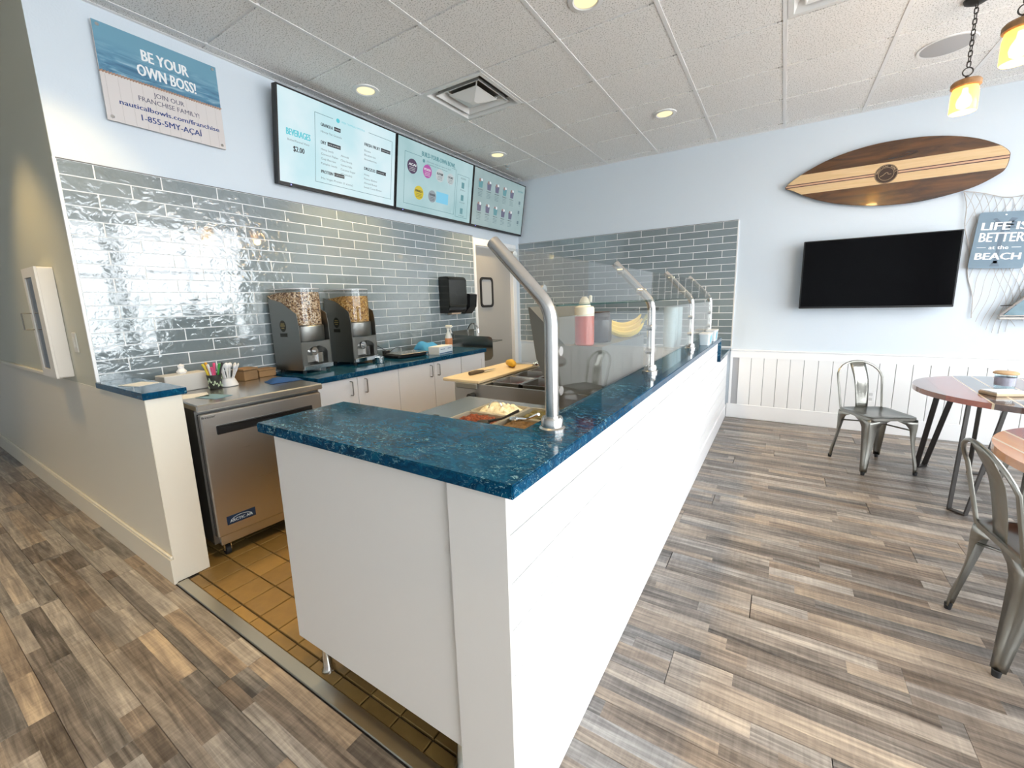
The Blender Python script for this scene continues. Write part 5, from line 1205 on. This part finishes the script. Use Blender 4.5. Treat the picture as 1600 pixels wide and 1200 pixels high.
round_table((4.66, 1.735, 0), .62, radians(8), [(.07, 4), (.010, 2), (.09, 4), (.012, 2), (.12, 0), (.012, 2), (.15, 3), (.2, 1), (.2, 0), (.2, 3), (.3, 0)], 'orange-edged round table cut off at the right edge of the photo', ((60, .5), (240, .5), (330, .5)))
# cup and napkin stand on the table
t = thing('table_caddy', 'clear cup with wooden lid and printed sleeve on the round table', 'container', (4.53, 3.33, .7225), .4)
obj('cup', lathe(BM(), [(.043, 0), (.048, .004), (.052, .095), (.050, .095), (.045, .008)], 28), M_cup, t)
obj('printed_sleeve', lathe(BM(), [(.0478, .022), (.0508, .076)], 28, cap0=False, cap1=False), mat('sleeve_print', (.50, .46, .56), .5, noise=(22, .5)), t)
obj('lid', lathe(BM(), [(.050, .0955), (.060, .098), (.061, .106), (.05, .114), (.02, .118)], 28), mat('lid_wood', (.56, .37, .20), .5), t)
t = thing('menu_card_stack', 'pale wooden holder with white cards beside the clear cup', 'card holder', (4.455, 3.08, .7225), radians(25))
obj('holder', box(BM(), -.095, .095, -.06, .06, 0, .018, .003), mat('holder_wood', (.55, .43, .28), .5), t); obj('cards', box(BM(), -.088, .088, -.055, .055, .0185, .026), mat('paper_white', (.80, .81, .80), .6), t, smooth=False)

# ------------------------------------------------------------------ far end of the counter
def bin_(loc, rz, label):
    t = thing('sample_tub', label, 'tub', loc, rz, 'clear tubs at the far counter end')
    bm = BM(); A, B = rrect(-.034, .034, -.085, .085, .012, 3), rrect(-.040, .040, -.092, .092, .012, 3)
    r0 = [bm.verts.new((a, b, .001)) for a, b in A]; r1 = [bm.verts.new((a, b, .085)) for a, b in B]; ringface(bm, r0, r1); bm.faces.new(r0[::-1]); obj('tub', bm, mat('milky_plastic', (.72, .80, .83), .25), t)
    bm = BM(); A = rrect(-.042, .042, -.095, .095, .012, 3); prismZ(bm, A, .0855, .094); obj('lid', bm, mw_, t)
    Mt = plane_M((.0380, .0, .045), (0, 1, 0), (.07, 0, 1)); bm = BM(); disc_on(bm, Mt, 0, 0, .034); obj('round_sticker', bm, mat('teal_sticker', (.05, .38, .50), .4), t, smooth=False)
bin_((2.735, 2.95, .9985), 0, 'white tub with round teal sticker in front on the far counter end')
bin_((2.735, 3.30, .9985), 0, 'white tub with round teal sticker behind the last guard post')
cm_ = BM()
for k in range(12): lathe(cm_, [(.037, .022 * k), (.047, .022 * k + .095), (.049, .022 * k + .097), (.049, .022 * k + .101)], 20, cap0=(k == 0), cap1=False)
cm_ = mesh_of('cup_stack', cm_, mat('pale_cup_plastic', (.68, .80, .82), .18))
for x_, y_, l in ((2.47, 2.86, 'nearest'), (2.46, 3.00, 'middle'), (2.47, 3.13, 'farthest')):
    o = link('cup_stack', cm_, None, (x_, y_, .9555)); tag(o, 'tall stack of pale cups behind the glass, %s of three' % l, 'cups', 'cup stacks on the far rear shelf')
